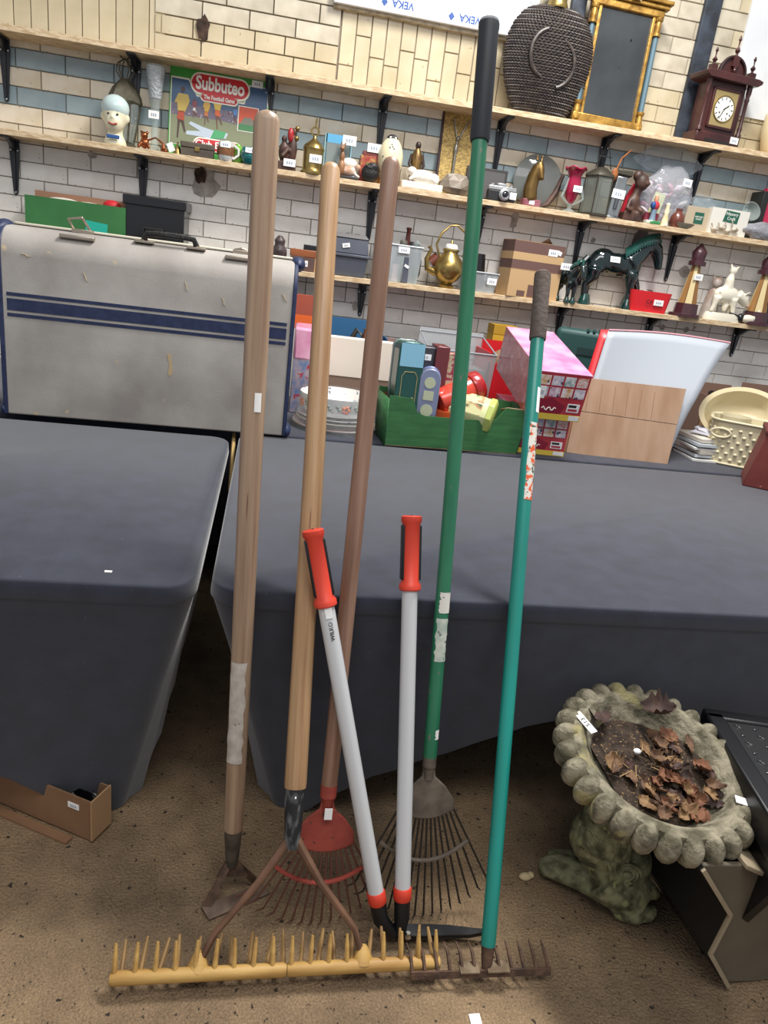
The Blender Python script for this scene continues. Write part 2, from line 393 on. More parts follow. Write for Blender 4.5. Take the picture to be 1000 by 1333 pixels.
# ------------------------------------------------------------------ tables with black stretch covers
cloth = mat('black_stretch_cloth', '#1f2330', .85, col2='#282c3c', scale=14, sheen=.4, specks=('#55565c', 160, .72), bump=.06, bscale=300)
TZ = .74
def table_cover(name, label, x0, x1, y0, y1, feet, hem, r=.075, group=None, sag=.0):
    """stretch cover: rounded top, straight band, sides pulled in to the four feet with hems that rise between them"""
    t = thing(name, label, 'table', ((x0 + x1) / 2, (y0 + y1) / 2, 0), 0, group)
    cx, cy = (x0 + x1) / 2, (y0 + y1) / 2; hx, hy = (x1 - x0) / 2, (y1 - y0) / 2
    per = []                                        # perimeter points with distance to nearest corner (0..1)
    def arc(sx, sy, a0):
        for i in range(9):
            a = rad(a0 + 90 * i / 8); per.append((sx * (hx - r) + r * cos(a), sy * (hy - r) + r * sin(a), 0, cos(a), sin(a), sx, sy))
    def side(p, q, nx, ny, n):
        for i in range(1, n):
            u = i / n; per.append((p[0] + (q[0] - p[0]) * u, p[1] + (q[1] - p[1]) * u, min(u, 1 - u) * math.hypot(q[0] - p[0], q[1] - p[1]), nx, ny, 0, 0))
    arc(1, -1, -90); side((hx, -hy + r), (hx, hy - r), 1, 0, 24); arc(1, 1, 0); side((hx - r, hy), (-hx + r, hy), 0, 1, 24)
    arc(-1, 1, 90); side((-hx, hy - r), (-hx, -hy + r), -1, 0, 24); arc(-1, -1, 180); side((-hx + r, -hy), (hx - r, -hy), 0, -1, 36)
    n = len(per); rings = []
    for ins, z in ((.005, TZ), (.001, TZ - .003), (-.001, TZ - .006), (-.004, TZ - .042), (.002, TZ - .050)):
        rings.append([(p[0] - p[3] * ins, p[1] - p[4] * ins, z) for p in per])
    V = 14
    for j in range(1, V + 1):
        f = j / V; ring = []
        for k, p in enumerate(per):
            hz = min(hem, .47 * max(0, p[2] - .07) ** .8); d = min(1, p[2] / .9)
            zz = (TZ - .052) + (hz + .002 - (TZ - .052)) * f
            # the corner of the cloth is drawn in to the table foot
            pull = feet * (1 - d) ** 2 + .02 * d
            ix, iy = p[3] * .03, p[4] * .03
            bx = p[0] - (math.copysign(1, p[0]) * pull if abs(p[0]) > hx * .2 else 0) * (1 if d == 0 or abs(p[4]) > .5 else .9)
            by = p[1] - (math.copysign(.62, p[1]) * pull if abs(p[1]) > hy * .2 else 0) * (1 if d == 0 or abs(p[3]) > .5 else .9)
            g = f ** .9
            w = mnoise.noise(Vector((p[0] * 5 + cx * 3, p[1] * 5, zz * 1.3))) * .014 * f
            cr = sin(d * 34) * .006 * f * (1 - d)
            ring.append((p[0] + (bx - p[0]) * g - ix * f + p[3] * (w + cr), p[1] + (by - p[1]) * g - iy * f + p[4] * (w + cr), zz))
        rings.append(ring)
    mb = MB(); vs = [v for rg in rings for v in rg]; fs = []
    for j in range(len(rings) - 1):
        for i in range(n): k = (i + 1) % n; fs.append((j * n + k, j * n + i, (j + 1) * n + i, (j + 1) * n + k))
    fs.append(tuple(range(n)))
    mb.add(vs, fs); mb.build('cover', cloth, t, fix=False, ang=50)
    leg = mat('table_leg_grey', '#3b3d40', .5, .6)
    for sx in (-1, 1):
        for sy in (-1, 1):
            MB().tube([(sx * (hx - feet - .04), sy * (hy - feet - .05), .004), (sx * (hx - feet - .04), sy * (hy - feet - .05), TZ - .03)], .012).build('leg', leg, t)
    return t
t1 = table_cover('table', 'black cloth covered table under the grey suitcase', -2.0, -.13, 1.49, 2.86, .14, .27, group='black covered front tables')
t2 = table_cover('table', 'long black cloth covered table behind the bird bath and leaning rakes', -.092, 2.78, 1.49, 2.94, .16, .37, group='black covered front tables')
t3 = table_cover('table', 'black covered table along the wall holding tins, boxes and baskets', -1.9, 3.4, 2.975, 4.15, .1, .2, group='black covered front tables')
t3['group'] = 'back table'
b = tag(MB().tube([(-.105, 2.60, .60), (-.118, 3.0, .735)], .008, 6, 1).build('wood_batten', mat('pale_batten', '#b79a63', .7), bevel=0), 'pale wooden batten showing in the gap between the front tables', 'batten')

# ------------------------------------------------------------------ suitcase
def suitcase():
    W, Hh, D = 1.08, .70, .27
    L = Zp(5, 541, TZ); 
    t = thing('suitcase', 'large worn grey suitcase with navy stripes standing on the tables', 'suitcase', (-.985, 2.885, TZ + .001), rad(1.2))
    canvas = mat('grey_canvas', '#b3aea7', .7, col2='#8f8983', scale=3.6, detail=9, contrast=(.32, .68), specks=('#bfae8e', 14, .70), bump=.05, bscale=120)
    navy = mat('navy_leather', '#1c2748', .5, col2='#2a3556', scale=30); trim = mat('cream_piping', '#cfc8b4', .6); nick = mat('aged_nickel', '#b5a99a', .35, .9)
    R = .10
    def sec(d0, d1, r):                             # yz profile, rounded front top edge
        return [(d0, .012), (d0, Hh - r)] + [(d0 + r - r * cos(a), Hh - r + r * sin(a)) for a in [rad(x) for x in range(15, 91, 15)]] + [(d1, Hh), (d1, .012)]
    MB().prism(sec(0, .16, R), .012, W - .012, 'x').build('front_shell', canvas, t, bevel=.006)
    MB().prism(sec(.168, D, .02), .012, W - .012, 'x').build('lid_shell', canvas, t, bevel=.006)
    # wear patch and stripes are cloth bands lying on the front
    for z, h in ((.462, .012), (.425, .042), (.388, .012)):
        MB().box(.03, W - .03, -.0025, .002, z - h / 2, z + h / 2).build('stripe', navy, t)
    for x in (0, W - .016):
        MB().prism(sec(-.004, .164, R + .004), x, x + .016, 'x').build('edge_binding', navy, t, bevel=.003)
        MB().prism(sec(.166, D + .003, .02), x, x + .016, 'x').build('edge_binding', trim if x else navy, t, bevel=.003)
    MB().box(.02, W - .02, .158, .172, Hh - .012, Hh + .012).build('closing_rim', trim, t, bevel=.004)
    MB().box(.02, W - .02, .150, .158, Hh - .012, Hh + .004).build('rim_gap', mat('dark_gap', '#22201e', .9), t)
    MB().box(W, W + .006, .155, .175, 0.01, Hh).build('closing_rim', trim, t)
    for x in (.0, W): MB().ell((x, .12, Hh - .012), (.03, .07, .03), 12, 8).build('corner_cap', navy, t)
    for x in (.0, W): MB().ell((x, .05, .03), (.022, .06, .03), 12, 8).build('corner_cap', navy, t)
    # handle on two loops
    h = MB(); n = 12
    h.tube([(.50, .065, Hh + .008), (.51, .06, Hh + .030), (.55, .055, Hh + .034), (.64, .055, Hh + .034), (.68, .06, Hh + .030), (.69, .065, Hh + .008)], .011, 8)
    hd = h.build('handle', mat('black_leather', '#191919', .5, bump=.4, scale=60), t)
    for x in (.50, .69):
        MB().box(x - .035, x + .035, .045, .10, Hh - .004, Hh + .004).tube([(x - .015, .07, Hh), (x, .065, Hh + .022), (x + .015, .07, Hh)], .004, 6).build('handle_mount', nick, t, bevel=.002)
    for x in (.27, .86):
        MB().box(x - .06, x + .06, .02, .05, Hh - .022, Hh - .008).build('clasp_plate', nick, t, bevel=.003)
        c = MB().box(x - .035, x + .035, .10, .15, Hh, Hh + .014).tube([(x - .03, .12, Hh + .01), (x - .045, .10, Hh + .045), (x + .005, .09, Hh + .055), (x + .03, .11, Hh + .012)] if x < .5 else [(x - .03, .12, Hh + .012), (x, .11, Hh + .02), (x + .03, .12, Hh + .012)], .006, 6).build('clasp', nick, t, bevel=.002)
    MB().prism([(.60, .30), (.612, .305), (.618, .27), (.622, .23), (.612, .215), (.604, .225), (.608, .26)], -.0012, .002, 'y').build('stain', mat('tan_stain', '#bba47e', .8), t)
    for i, (x, z, a) in enumerate(((.10, .60, 20), (.30, .55, 70), (.80, .52, 75), (.66, .56, 80), (1.03, .56, 60))):
        o = MB().tube([(-.018, 0, 0), (-.004, 0, .004), (.008, 0, .002), (.018, 0, .007)], [.0008, .002, .0016, .0006], 5).build('scuff', mat('tan_scuff', '#b5a27f', .8), t); place(o, T(x, -.0005, z) @ RY(a))
suitcase()
# ------------------------------------------------------------------ garden tools leaning on the table edge
def tool(name, label, A, Tp):
    A = Vector(A); Tp = Vector(Tp); L = (Tp - A).length
    zz = (Tp - A).normalized(); xx = (Vector((1, 0, 0)) - zz * zz.x).normalized(); yy = zz.cross(xx)
    m = Matrix((xx, yy, zz)).transposed().to_4x4(); m.translation = A
    t = thing(name, label, 'garden tool'); t.matrix_basis = m
    inv = m.inverted()
    return t, L, (lambda p: inv @ Vector(p))
def wood(nm, c1, c2): return mat(nm, c1, .38, col2=c2, scale=7, stretch=(9, 9, .35), detail=8, contrast=(.35, .68), bump=.12, bscale=30, specks=('#6b4a35', 12, .73))
w_hoe = wood('ash_handle_weathered', '#ab927a', '#876c57'); w_bam = wood('ash_handle_tan', '#b8966f', '#946f4e'); w_red = wood('ash_handle_brown', '#9c7c69', '#775644')
def stick(t, z0, z1, r0, r1, M, name='handle', dome=True):
    pr = [(r0 * .96, z0), (r0, z0 + .01)] + [(r0 + (r1 - r0) * i / 12, z0 + .01 + (z1 - .03 - z0) * i / 12) for i in range(1, 13)]
    if dome: pr += [(r1 * .93, z1 - .012), (r1 * .75, z1 - .004), (r1 * .4, z1 + .001)]
    return MB().lathe(pr, 22).build(name, M, t)
def sticker(t, z0, z1, r, a0, a1, M, name, rag=0, seed=0, label=None):
    rnd = random.Random(seed); n = 10; k = 6; vs = []
    mb = MB(); J = 14
    for j in range(J + 1):
        e0 = rnd.uniform(-rag, rag); e1 = rnd.uniform(-rag, rag)
        for i in range(k + 1):
            a = rad(a0 + e0 + (a1 + e1 - a0 - e0) * i / k); vs.append((r * cos(a), r * sin(a), z0 + (z1 - z0) * j / J))
    fs = [(j * (k + 1) + i, j * (k + 1) + i + 1, (j + 1) * (k + 1) + i + 1, (j + 1) * (k + 1) + i) for j in range(J) for i in range(k)]
    return mb.add(vs, fs).build(name, M, t, label=label)
rust = mat('rusty_steel', '#6e5443', .75, .35, col2='#4a3a31', scale=40, bump=.3)
steel = mat('dull_grey_steel', '#6d665c', .6, .6, col2='#4d463e', scale=25, bump=.2)

# 1 Dutch hoe
t, L, W_ = tool('dutch_hoe', 'long wooden handled hoe with a triangular steel blade, leftmost of the leaning tools', (.0, 1.328, .004), Yp(348, 146, 1.627))
stick(t, .176, L, .0225, .0262, w_hoe)
MB().lathe([(.012, .080), (.016, .10), (.0205, .165), (.022, .195)], 18).build('socket', steel, t)
f0 = W_(Zp(303, 1112, .075)); fl_ = W_(Zp(262, 1180, .012)); fr_ = W_(Zp(342, 1150, .012)); bl = W_(Zp(272, 1198, .004)); br_ = W_(Zp(352, 1163, .004))
hb = MB()
def plate(mb, pts, th=.0025):
    pts = [Vector(p) for p in pts]; n = (pts[1] - pts[0]).cross(pts[2] - pts[0]).normalized() * th; k = len(pts)
    mb.add([p + n for p in pts] + [p - n for p in pts], [tuple(range(k)), tuple(reversed(range(k, 2 * k)))] + [((i + 1) % k, i, k + i, k + (i + 1) % k) for i in range(k)])
    return mb
f0 = Vector((0, 0, .08)); sh = .022
plate(hb, [f0 + Vector((-.012, 0, .012)), f0 + Vector((.004, 0, .012)), fl_ + Vector((.024, 0, 0)), fl_], .002)
plate(hb, [f0 + Vector((-.004, 0, .012)), f0 + Vector((.014, 0, .012)), fr_, fr_ + Vector((-.024, 0, 0))], .002)
plate(hb, [f0 + Vector((-.014, 0, .014)), f0 + Vector((.016, 0, .014)), f0 + Vector((.04, 0, -.03)), f0 + Vector((-.035, 0, -.03))], .002)
hb.build('fork', rust, t)
plate(MB(), [fl_, fr_, br_, bl], .002).build('blade', mat('worn_blade', '#786556', .55, .5, col2='#5b493d', scale=30), t)
sticker(t, .355, .60, .0245, 205, 300, mat('peeling_paper', '#c3bdb2', .85, col2='#a9a196', scale=40, specks=('#6d655b', 60, .7)), 'old_label', 8, 3, 'remains of a pale peeling paper label')
p = sticker(t, 1.16, 1.20, .0264, 275, 308, WHITE(), 'price_label', 0, 1)

# 2 wooden hay rake with two rows of pegs
t, L, W_ = tool('hay_rake', 'wide wooden hay rake with yellow pegged head and split bow, second tool from the left', (.125, 1.099, .046), Yp(431, 214, 1.933))
stick(t, .372, L, .0245, .0235, w_bam)
MB().lathe([(.014, .245), (.018, .27), (.0225, .36), (.0235, .385)], 18).build('socket', mat('black_worn_iron', '#26272a', .6, .3, col2='#77787a', scale=55, stretch=(1, 1, .4), contrast=(.5, .7)), t)
MB().ell((0, -.0225, .355), .004, 8, 5).build('rivet', screw, t)
b0 = Zp(143, 1274, .04); b1 = Zp(572, 1252, .04); bd = b1 - b0
yw = mat('yellow_ash', '#c6a05c', .55, col2='#a98145', scale=12, stretch=(.6, 3, 3), bump=.1)
for k, (u0, u1) in enumerate(((0, .515), (.517, 1))):
    p0 = b0 + bd * u0; p1 = b0 + bd * u1; q = [p0 + (p1 - p0) * s for s in (0, .02, .5, .98, 1)]
    MB().tube([W_(a) for a in q], [.012, .0145, .0145, .0145, .012], 14).build('head_bar', yw, t)
for i in range(18):
    u = .012 + .976 * i / 17; c = b0 + bd * u + Vector((0, 0, .008))
    if abs(u - .268) < .02 or abs(u - .765) < .02: continue
    e = c + Vector((random.uniform(-.003, .003), .030, .052))
    MB().tube([W_(c), W_(c.lerp(e, .6)), W_(e)], [.0055, .005, .003], 7).build('peg', yw, t)
yd = mat('shaded_ash', '#9a7844', .6, col2='#7b5d36', scale=14)  # rear pegs are the same ash, with shade put into the colour
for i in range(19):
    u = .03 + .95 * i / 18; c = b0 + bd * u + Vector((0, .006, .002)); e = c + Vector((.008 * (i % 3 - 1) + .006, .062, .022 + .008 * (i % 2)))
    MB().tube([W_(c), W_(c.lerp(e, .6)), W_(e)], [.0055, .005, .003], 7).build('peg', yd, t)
bow = mat('bow_wood', '#7d5b46', .6, col2='#5d4333', scale=14, stretch=(1, 1, 1))
for px, py in ((258, 1256), (472, 1247)):
    e = W_(Zp(px, py, .046)); s = Vector((-.006 if px < 300 else .008, 0, .265)); mid = s.lerp(e, .35) + Vector((0, -.006, 0)); m2 = s.lerp(e, .8) + Vector((.012 if px > 300 else -.006, 0, .01))
    MB().tube([s, mid, m2, e], [.0105, .0085, .0075, .0075], 9).build('bow_arm', bow, t)
    MB().lathe([(.026, -.006), (.018, .008), (.011, .022), (.008, .026)], 12, mtx=T(*(e))).build('boss', yw, t)

# 3/4 spring tine rakes
def tine_rake(t, W_, zs, zp, wp, tips, plateM, tineM, rs, bend, barz, ntop, spread, seed):
    # zs socket top, zp plate bottom, wp plate half width; local x across, z along the shaft, -y towards the room
    pl = []
    for i in range(9): a = -1 + 2 * i / 8; pl.append((a * wp, zp + .022 * a * a))
    outline = pl + [(wp * .96, zp + .05), (wp * .62, zp + .082), (.017, zp + .105), (.014, zp + .13), (-.014, zp + .13), (-.017, zp + .105), (-wp * .62, zp + .082), (-wp * .96, zp + .05)]
    MB().prism(outline, -.006, .002, 'y').build('fan_plate', plateM, t, bevel=.003)
    MB().lathe([(.013, zp + .10), (.0165, zp + .13), (rs, zs - .03), (rs, zs)], 16).build('socket', plateM, t)
    n = ntop
    for i in range(n):
        a = -1 + 2 * i / (n - 1); s = Vector((a * wp * .95, -.003, zp + .022 * a * a + .006)); tp = tips(a)
        d = (tp - s); k = s + d * .86
        hook = tp + Vector((0, -bend, .0))
        MB().tube([s, s.lerp(tp, .5), tp, tp + Vector((.01 * a - .012, -bend, .012))], [.0027, .0027, .0024, .0016], 6).build('tine', tineM, t)
    pts = []
    for i in range(13):
        a = -1 + 2 * i / 12; s = Vector((a * wp * .95, -.003, zp + .022 * a * a)); tp = tips(a); q = s.lerp(tp, barz); pts.append(q + Vector((0, -.005, 0)))
    MB().tube(pts, .0045, 6, 1.6).build('cross_bar', plateM, t)
redm = mat('red_painted_steel', '#a5493c', .6, col2='#8b3a30', scale=14, bump=.25, specks=('#5d3a30', 60, .66))
t, L, W_ = tool('spring_tine_rake', 'wooden handled leaf rake with a rusty red fan head behind the white shear handle', (.202, 1.247, .004), Yp(510, 206, 1.736))
stick(t, .315, L, .019, .0205, w_red)
tine_rake(t, W_, .335, .172, .072, lambda a: Vector((a * .16 - .01, .0, .0 + .07 * a * a)), redm, mat('rusty_red_wire', '#6b4538', .7, .3), .0195, .03, .42, 15, 1, 1)
price(t, .002, -.0205, .272, .018, .026, marks=False)
MB().ell((.004, -.0195, .60), (.008, .003, .018), 8, 6).build('knot', mat('wood_knot', '#6a4c3b', .6), t)
dkm = mat('dark_spring_steel', '#7d7266', .6, .35, col2='#5d544b', scale=22, bump=.2)
t, L, W_ = tool('spring_tine_rake', 'tall green tubed leaf rake with a black grip and dark steel fan head', (.45, 1.259, .004), Yp(637, 30, 1.808))
grn = mat('green_paint_chipped', '#1f6a4c', .35, col2='#2d7a58', scale=6, stretch=(3, 3, .7), specks=('#7c6f62', 30, .70), coat=.2)
stick(t, .388, L - .22, .0165, .0175, grn, 'tube', False)
gp = mat('black_rubber_grip', '#26292e', .5)
MB().lathe([(.0205, L - .255), (.0225, L - .25), (.0225, L - .02), (.0235, L - .012), (.0235, L - .002), (.012, L)], 22).build('grip', gp, t)
MB().lathe([(.021, L - .001), (.022, L + .004), (.016, L + .007), (.012, L + .002)], 18).build('end_cap', mat('grip_cap_grey', '#a9adb3', .4), t)
MB().ell((0, 0, L + .003), (.011, .006, .003), 10, 5).build('hang_hole', mat('dark_gap', '#22201e', .9), t)
tine_rake(t, W_, .40, .243, .070, lambda a: Vector((a * .165 + .005, 0, .0 + .085 * a * a)), dkm, mat('dark_wire', '#3a342f', .6, .5), .0165, .03, .42, 16, 1, 2)
old = mat('torn_green_label', '#cfd3c6', .8, col2='#a9b8ac', scale=50, specks=('#5f6f68', 70, .6))
sticker(t, .632, .735, .0177, 225, 325, old, 'old_label', 9, 5, 'torn printed paper label'); sticker(t, .748, .797, .0178, 235, 330, mat('paper_scrap', '#e1dfd6', .8, specks=('#6f6f68', 80, .62)), 'old_label', 6, 6)
sticker(t, .443, .466, .0172, 290, 330, WHITE(), 'price_label', 6, 8)

# 5 steel garden rake
t, L, W_ = tool('garden_rake', 'turquoise tubed garden rake with a foam grip and a rusty toothed steel head', (.571, 1.087, .035), Yp(707, 354, 1.858))
tealm = mat('turquoise_paint', '#159084', .35, col2='#1c7d70', scale=5, stretch=(3, 3, .5), coat=.15)
stick(t, .05, L - .155, .0165, .0175, tealm, 'tube', False)
MB().lathe([(.0205, L - .185), (.0215, L - .18), (.0205, L - .1), (.0215, L - .02), (.021, L - .006), (.014, L)], 20).build('grip', mat('grey_foam', '#5b504a', .9, bump=.3, scale=50), t)
MB().lathe([(.010, -.004), (.013, .02), (.016, .06)], 14).build('socket', rust, t)
r0 = Zp(535, 1270, .034); r1 = Zp(717, 1264, .034); rd = r1 - r0
hb = MB(); e = rd.normalized()
def wbox(mb, c0, c1, hy, hz, up=Vector((0, .35, .94))):
    e = (c1 - c0).normalized(); n = e.cross(up).normalized(); u = n.cross(e)
    mb.add([W_(p) for p in (c0 - n * hy - u * hz, c1 - n * hy - u * hz, c1 + n * hy - u * hz, c0 + n * hy - u * hz, c0 - n * hy + u * hz, c1 - n * hy + u * hz, c1 + n * hy + u * hz, c0 + n * hy + u * hz)],
           [(3, 2, 1, 0), (4, 5, 6, 7), (0, 1, 5, 4), (1, 2, 6, 5), (2, 3, 7, 6), (3, 0, 4, 7)])
wbox(hb, r0, r1, .003, .0085); hb.build('head_bar', rust, t, bevel=.001)
for s0, s1 in ((.34, .475), (.535, .69)):
    hb = MB(); wbox(hb, r0 + rd * s0 + Vector((0, .006, .010)), r0 + rd * s1 + Vector((0, .006, .010)), .014, .002, Vector((0, 0, 1))); hb.build('flange', mat('dusty_steel', '#86745e', .8, .2, col2='#64533f', scale=40), t)
for i in range(12):
    c = r0 + rd * (.012 + .976 * i / 11); o2 = Vector((-.004 - .002 * i / 5, .028, .030)); o3 = Vector((-.010, .05, .036))
    MB().tube([W_(c), W_(c + o2), W_(c + o3)], [.0045, .004, .0012], 6).build('tooth', rust, t)
lab = mat('printed_strip', '#d8d6cc', .6, col2='#dd5a28', scale=55, contrast=(.52, .56), specks=('#4c5d4c', 62, .57))
sticker(t, 1.065, 1.26, .0178, 245, 325, lab, 'printed_label', 3, 4, 'worn colourful printed label'); sticker(t, 1.287, 1.352, .0179, 285, 328, WHITE(), 'price_label', 0, 2)

# 6 edging shears
A1, T1 = Vector((.396, 1.205, .055)), Yp(536, 671, 1.526); A2, T2 = Vector((.346, 1.200, .055)), Yp(407, 689, 1.462)
t = thing('edging_shears', 'long handled edging shears with white tubes and red and black grips', 'garden tool', (.40, 1.18, .002))
base = t.location.copy(); lo = lambda p: Vector(p) - base
wt = mat('white_tube', '#ccced0', .35, coat=.2); rd_ = mat('red_plastic', '#d8432f', .4); bkp = mat('black_plastic', '#131417', .4)
for A, Tt in ((A1, T1), (A2, T2)):
    d = (Tt - A).normalized(); Lh = (Tt - A).length
    fx = (Vector((1, 0, 0)) - d * d.x).normalized(); fy = d.cross(fx); mm = Matrix((fx, fy, d)).transposed().to_4x4(); mm.translation = lo(A)
    MB().lathe([(.0185, .06), (.0185, Lh - .15)], 20, mtx=mm).build('tube', wt, t)
    g = MB().lathe([(.022, Lh - .175), (.0255, Lh - .172), (.0255, Lh - .16), (.0215, Lh - .155), (.0215, Lh - .018), (.0245, Lh - .014), (.0245, Lh - .003), (.02, Lh)], 20, mtx=mm).build('grip', rd_, t, label='red plastic hand grip')
    for sx in (-1, 1):
        MB().box(sx * .019 - .004, sx * .019 + .004, -.013, .013, Lh - .15, Lh - .022, mtx=mm).build('grip_pad', bkp, g, bevel=.003, label='black rubber pad')
    MB().ell((0, 0, Lh), (.003, .003, .002), 8, 4, mtx=mm).build('screw_hole', mat('dark_gap'), g)
    MB().lathe([(.0195, .045), (.0215, .048), (.0215, .072), (.0195, .075)], 20, mtx=mm).build('collar', rd_, t)
pv = Zp(520, 1216, .03)
for A, Tt, dx in ((A1, T1, .0), (A2, T2, 0)):
    d = (Tt - A).normalized()
    MB().tube([lo(A + d * .05), lo(A + d * .005), lo(Vector((pv.x - (.0 if A is A1 else .014), pv.y + .002, .026)))], [.0195, .0185, .013], 12).build('shank', bkp, t)
e0 = Zp(508, 1212, .024); e1 = Zp(634, 1216, .02)
dv = (e1 - e0); nn = Vector((-dv.y, dv.x, 0)).normalized()
mb = MB()
for k, zo in ((0, .020), (1, .026)):
    pts = [e0 - nn * .016, e0 + dv * .25 - nn * .018, e0 + dv * .8 - nn * .012, e1 - nn * .002, e1 + nn * .003, e0 + dv * .6 + nn * .013, e0 + nn * .015]
    MB().prism([(lo(p).x, lo(p).y) for p in pts], zo - .002 + k * .001, zo + .003 + k * .001, 'z', mtx=RZ(0) if k else None).build('blade', mat('black_blade', '#17181a', .3, .4, col2='#2a2a2c', scale=20), t)
q = lo(Zp(531, 1219, .034)); MB().lathe([(.008, 0), (.008, .006), (.005, .010), (.005, .014)], 8, mtx=T(q.x, q.y, .030)).build('pivot_bolt', mat('shiny_bolt', '#cfd2cc', .2, 1), t)
p = A2 + (T2 - A2) * .80; fx = (T2 - A2).normalized()
o = price(t, 0, 0, 0, .016, .030, marks=False); o.matrix_basis = Matrix.Translation(lo(p) + Vector((.002, -.0178, .0065))) @ RX(-20) @ RY(-14)
o = lettering('WILKO', .013, mat('ink_black', '#222222', .6), t, Matrix.Translation(lo(A2 + (T2 - A2) * .752) + Vector((.002, -.0178, .0065))) @ RX(-20) @ RY(-14) @ FRONT @ RZ(90))
# ------------------------------------------------------------------ bird bath on a fish
stone = mat('mossy_stone', '#958d78', .9, col2='#575240', scale=22, detail=10, contrast=(.40, .62), specks=('#938a62', 9, .62), bump=.8, bscale=55)
stone2 = mat('green_stone', '#8f8e6c', .9, col2='#4b4a34', scale=26, detail=10, contrast=(.40, .62), specks=('#8b8c62', 30, .62), bump=.8, bscale=45)
bb = thing('bird_bath', 'mossy stone bird bath with scalloped bowl on a fish pedestal', 'bird bath', (.93, 1.30, .0))
bowlM = T(.035, -.035, .452) @ RX(14) @ RY(3)
R0 = .205
bowl = MB().lathe([(.05, -.13), (.10, -.115), (.165, -.07), (.200, -.03), (.212, .0), (.205, .020), (.188, .024), (.172, .012), (.160, -.012), (.14, -.030), (.08, -.038), (.02, -.040)], 48, mtx=bowlM).build('bowl', stone, bb)
for i in range(27):
    a = 2 * pi * i / 27
    MB().ell((0, 0, 0), (.0265, .036, .042), 14, 9, mtx=bowlM @ RZ(math.degrees(a)) @ T(R0 + .004, 0, -.012) @ RY(14) @ RZ(90)).build('scallop', stone, bb)
MB().lathe([(.045, -.22), (.058, -.17), (.066, -.12), (.062, -.10)], 20, mtx=bowlM).build('stem', stone2, bb)
# fish: head resting on the floor, snout to the right, body rising into the stem
wl = lambda px, py, z: Zp(px, py, z) - Vector((.93, 1.30, 0))
fish = MB()
fish.tube([(.0, -.02, .34), (-.02, -.01, .28), (-.03, -.01, .22), wl(783, 1092, .17)], [.055, .062, .07, .082], 20)
hc = wl(803, 1115, .125); fish.ell(tuple(hc), (.088, .086, .076), 24, 16)
fish.tube([wl(790, 1135, .10), wl(812, 1158, .07), wl(832, 1175, .045)], [.075, .060, .042], 18)
fish.tube([wl(806, 1172, .085), wl(826, 1163, .088), wl(846, 1158, .085), wl(853, 1164, .066)], [.020, .024, .023, .016], 14)
fish.tube([wl(800, 1180, .028), wl(826, 1190, .028), wl(846, 1188, .030), wl(852, 1182, .034)], [.028, .026, .020, .012], 14)
fish.tube([wl(702, 1128, .028), wl(722, 1128, .040), wl(755, 1138, .050), wl(790, 1158, .045), wl(820, 1180, .03)], [.022, .036, .042, .042, .034], 16, .8)
fish.tube([wl(712, 1112, .03), wl(740, 1118, .04), wl(775, 1135, .05)], [.018, .03, .03], 14, .8)
fo = fish.build('fish_pedestal', stone2, bb, remesh=.0065, label='green mossy carved fish forming the pedestal')
cd = (EYE - Vector((.93, 1.30, 0)) - hc).normalized()
er = hc + Vector((-.012, -.062, .018)) ; q = (er - hc).normalized().to_track_quat('Z', 'Y').to_matrix().to_4x4(); em = Matrix.Translation(hc + (er - hc).normalized() * .084) @ q
for r, h_ in ((.027, .004), (.020, .007)): MB().tube([(r * cos(2 * pi * i / 20) * 1.25, r * sin(2 * pi * i / 20), .0) for i in range(21)], .0042, 7).build('eye_ring', stone2, fo).matrix_basis = em
MB().ell((0, 0, 0), (.013, .010, .008), 12, 7).build('eye', stone2, fo).matrix_basis = em
for k in range(3):
    MB().tube([hc + Vector((-.055 - .012 * k + .03 * sin(v * .5), -.05 - .02 * cos(v * .5 - .6) - .004 * k, .07 - .026 * v)) for v in range(5)], [.003, .006, .007, .006, .003], 7).build('gill_fold', stone2, fo)
rnd = random.Random(4)
sc_ = MB()
for j in range(6):
    for i in range(13):
        a = 172 + (i + .5 * (j % 2)) * 16; z = .19 + .024 * j; nk = [(wl(783, 1092, .17), .082), (Vector((-.03, -.01, .22)), .07), (Vector((-.02, -.01, .28)), .062), (Vector((0, -.02, .34)), .055)]; kk = 0 if z < .22 else 1 if z < .28 else 2; u = (z - nk[kk][0].z) / (nk[kk + 1][0].z - nk[kk][0].z); c0 = nk[kk][0].lerp(nk[kk + 1][0], u); r = nk[kk][1] + (nk[kk + 1][1] - nk[kk][1]) * u
        sc_.ell((0, 0, 0), (.005, .0125, .016), 8, 6, mtx=Matrix.Translation(c0) @ RZ(a) @ T(r, 0, 0) @ RY(-10))
sc_.build('scale', stone2, fo)['kind'] = 'stuff'
soil = MB().grid(lambda u, v: (0, 0, 0), 1, 1); soil = MB()
vs = [(0, 0, -.020)]; fs = []
for j in range(1, 6):
    for i in range(28):
        a = 2 * pi * i / 28; r = .0295 * j * (1 + .12 * sin(3 * a + 1)); vs.append((r * cos(a) + .0, r * sin(a), -.018 - .002 * j / 5 + rnd.uniform(-.004, .004)))
for i in range(28):
    k = (i + 1) % 28; fs.append((0, 1 + i, 1 + k))
    for j in range(4): fs.append((1 + j * 28 + i, 1 + (j + 1) * 28 + i, 1 + (j + 1) * 28 + k, 1 + j * 28 + k))
soil.add(vs, fs, bowlM).build('soil', mat('leaf_mould', '#43352a', .95, col2='#2a2019', scale=40, detail=8, bump=.9, bscale=120, specks=('#8a6f4c', 150, .63)), bb, fix=False)
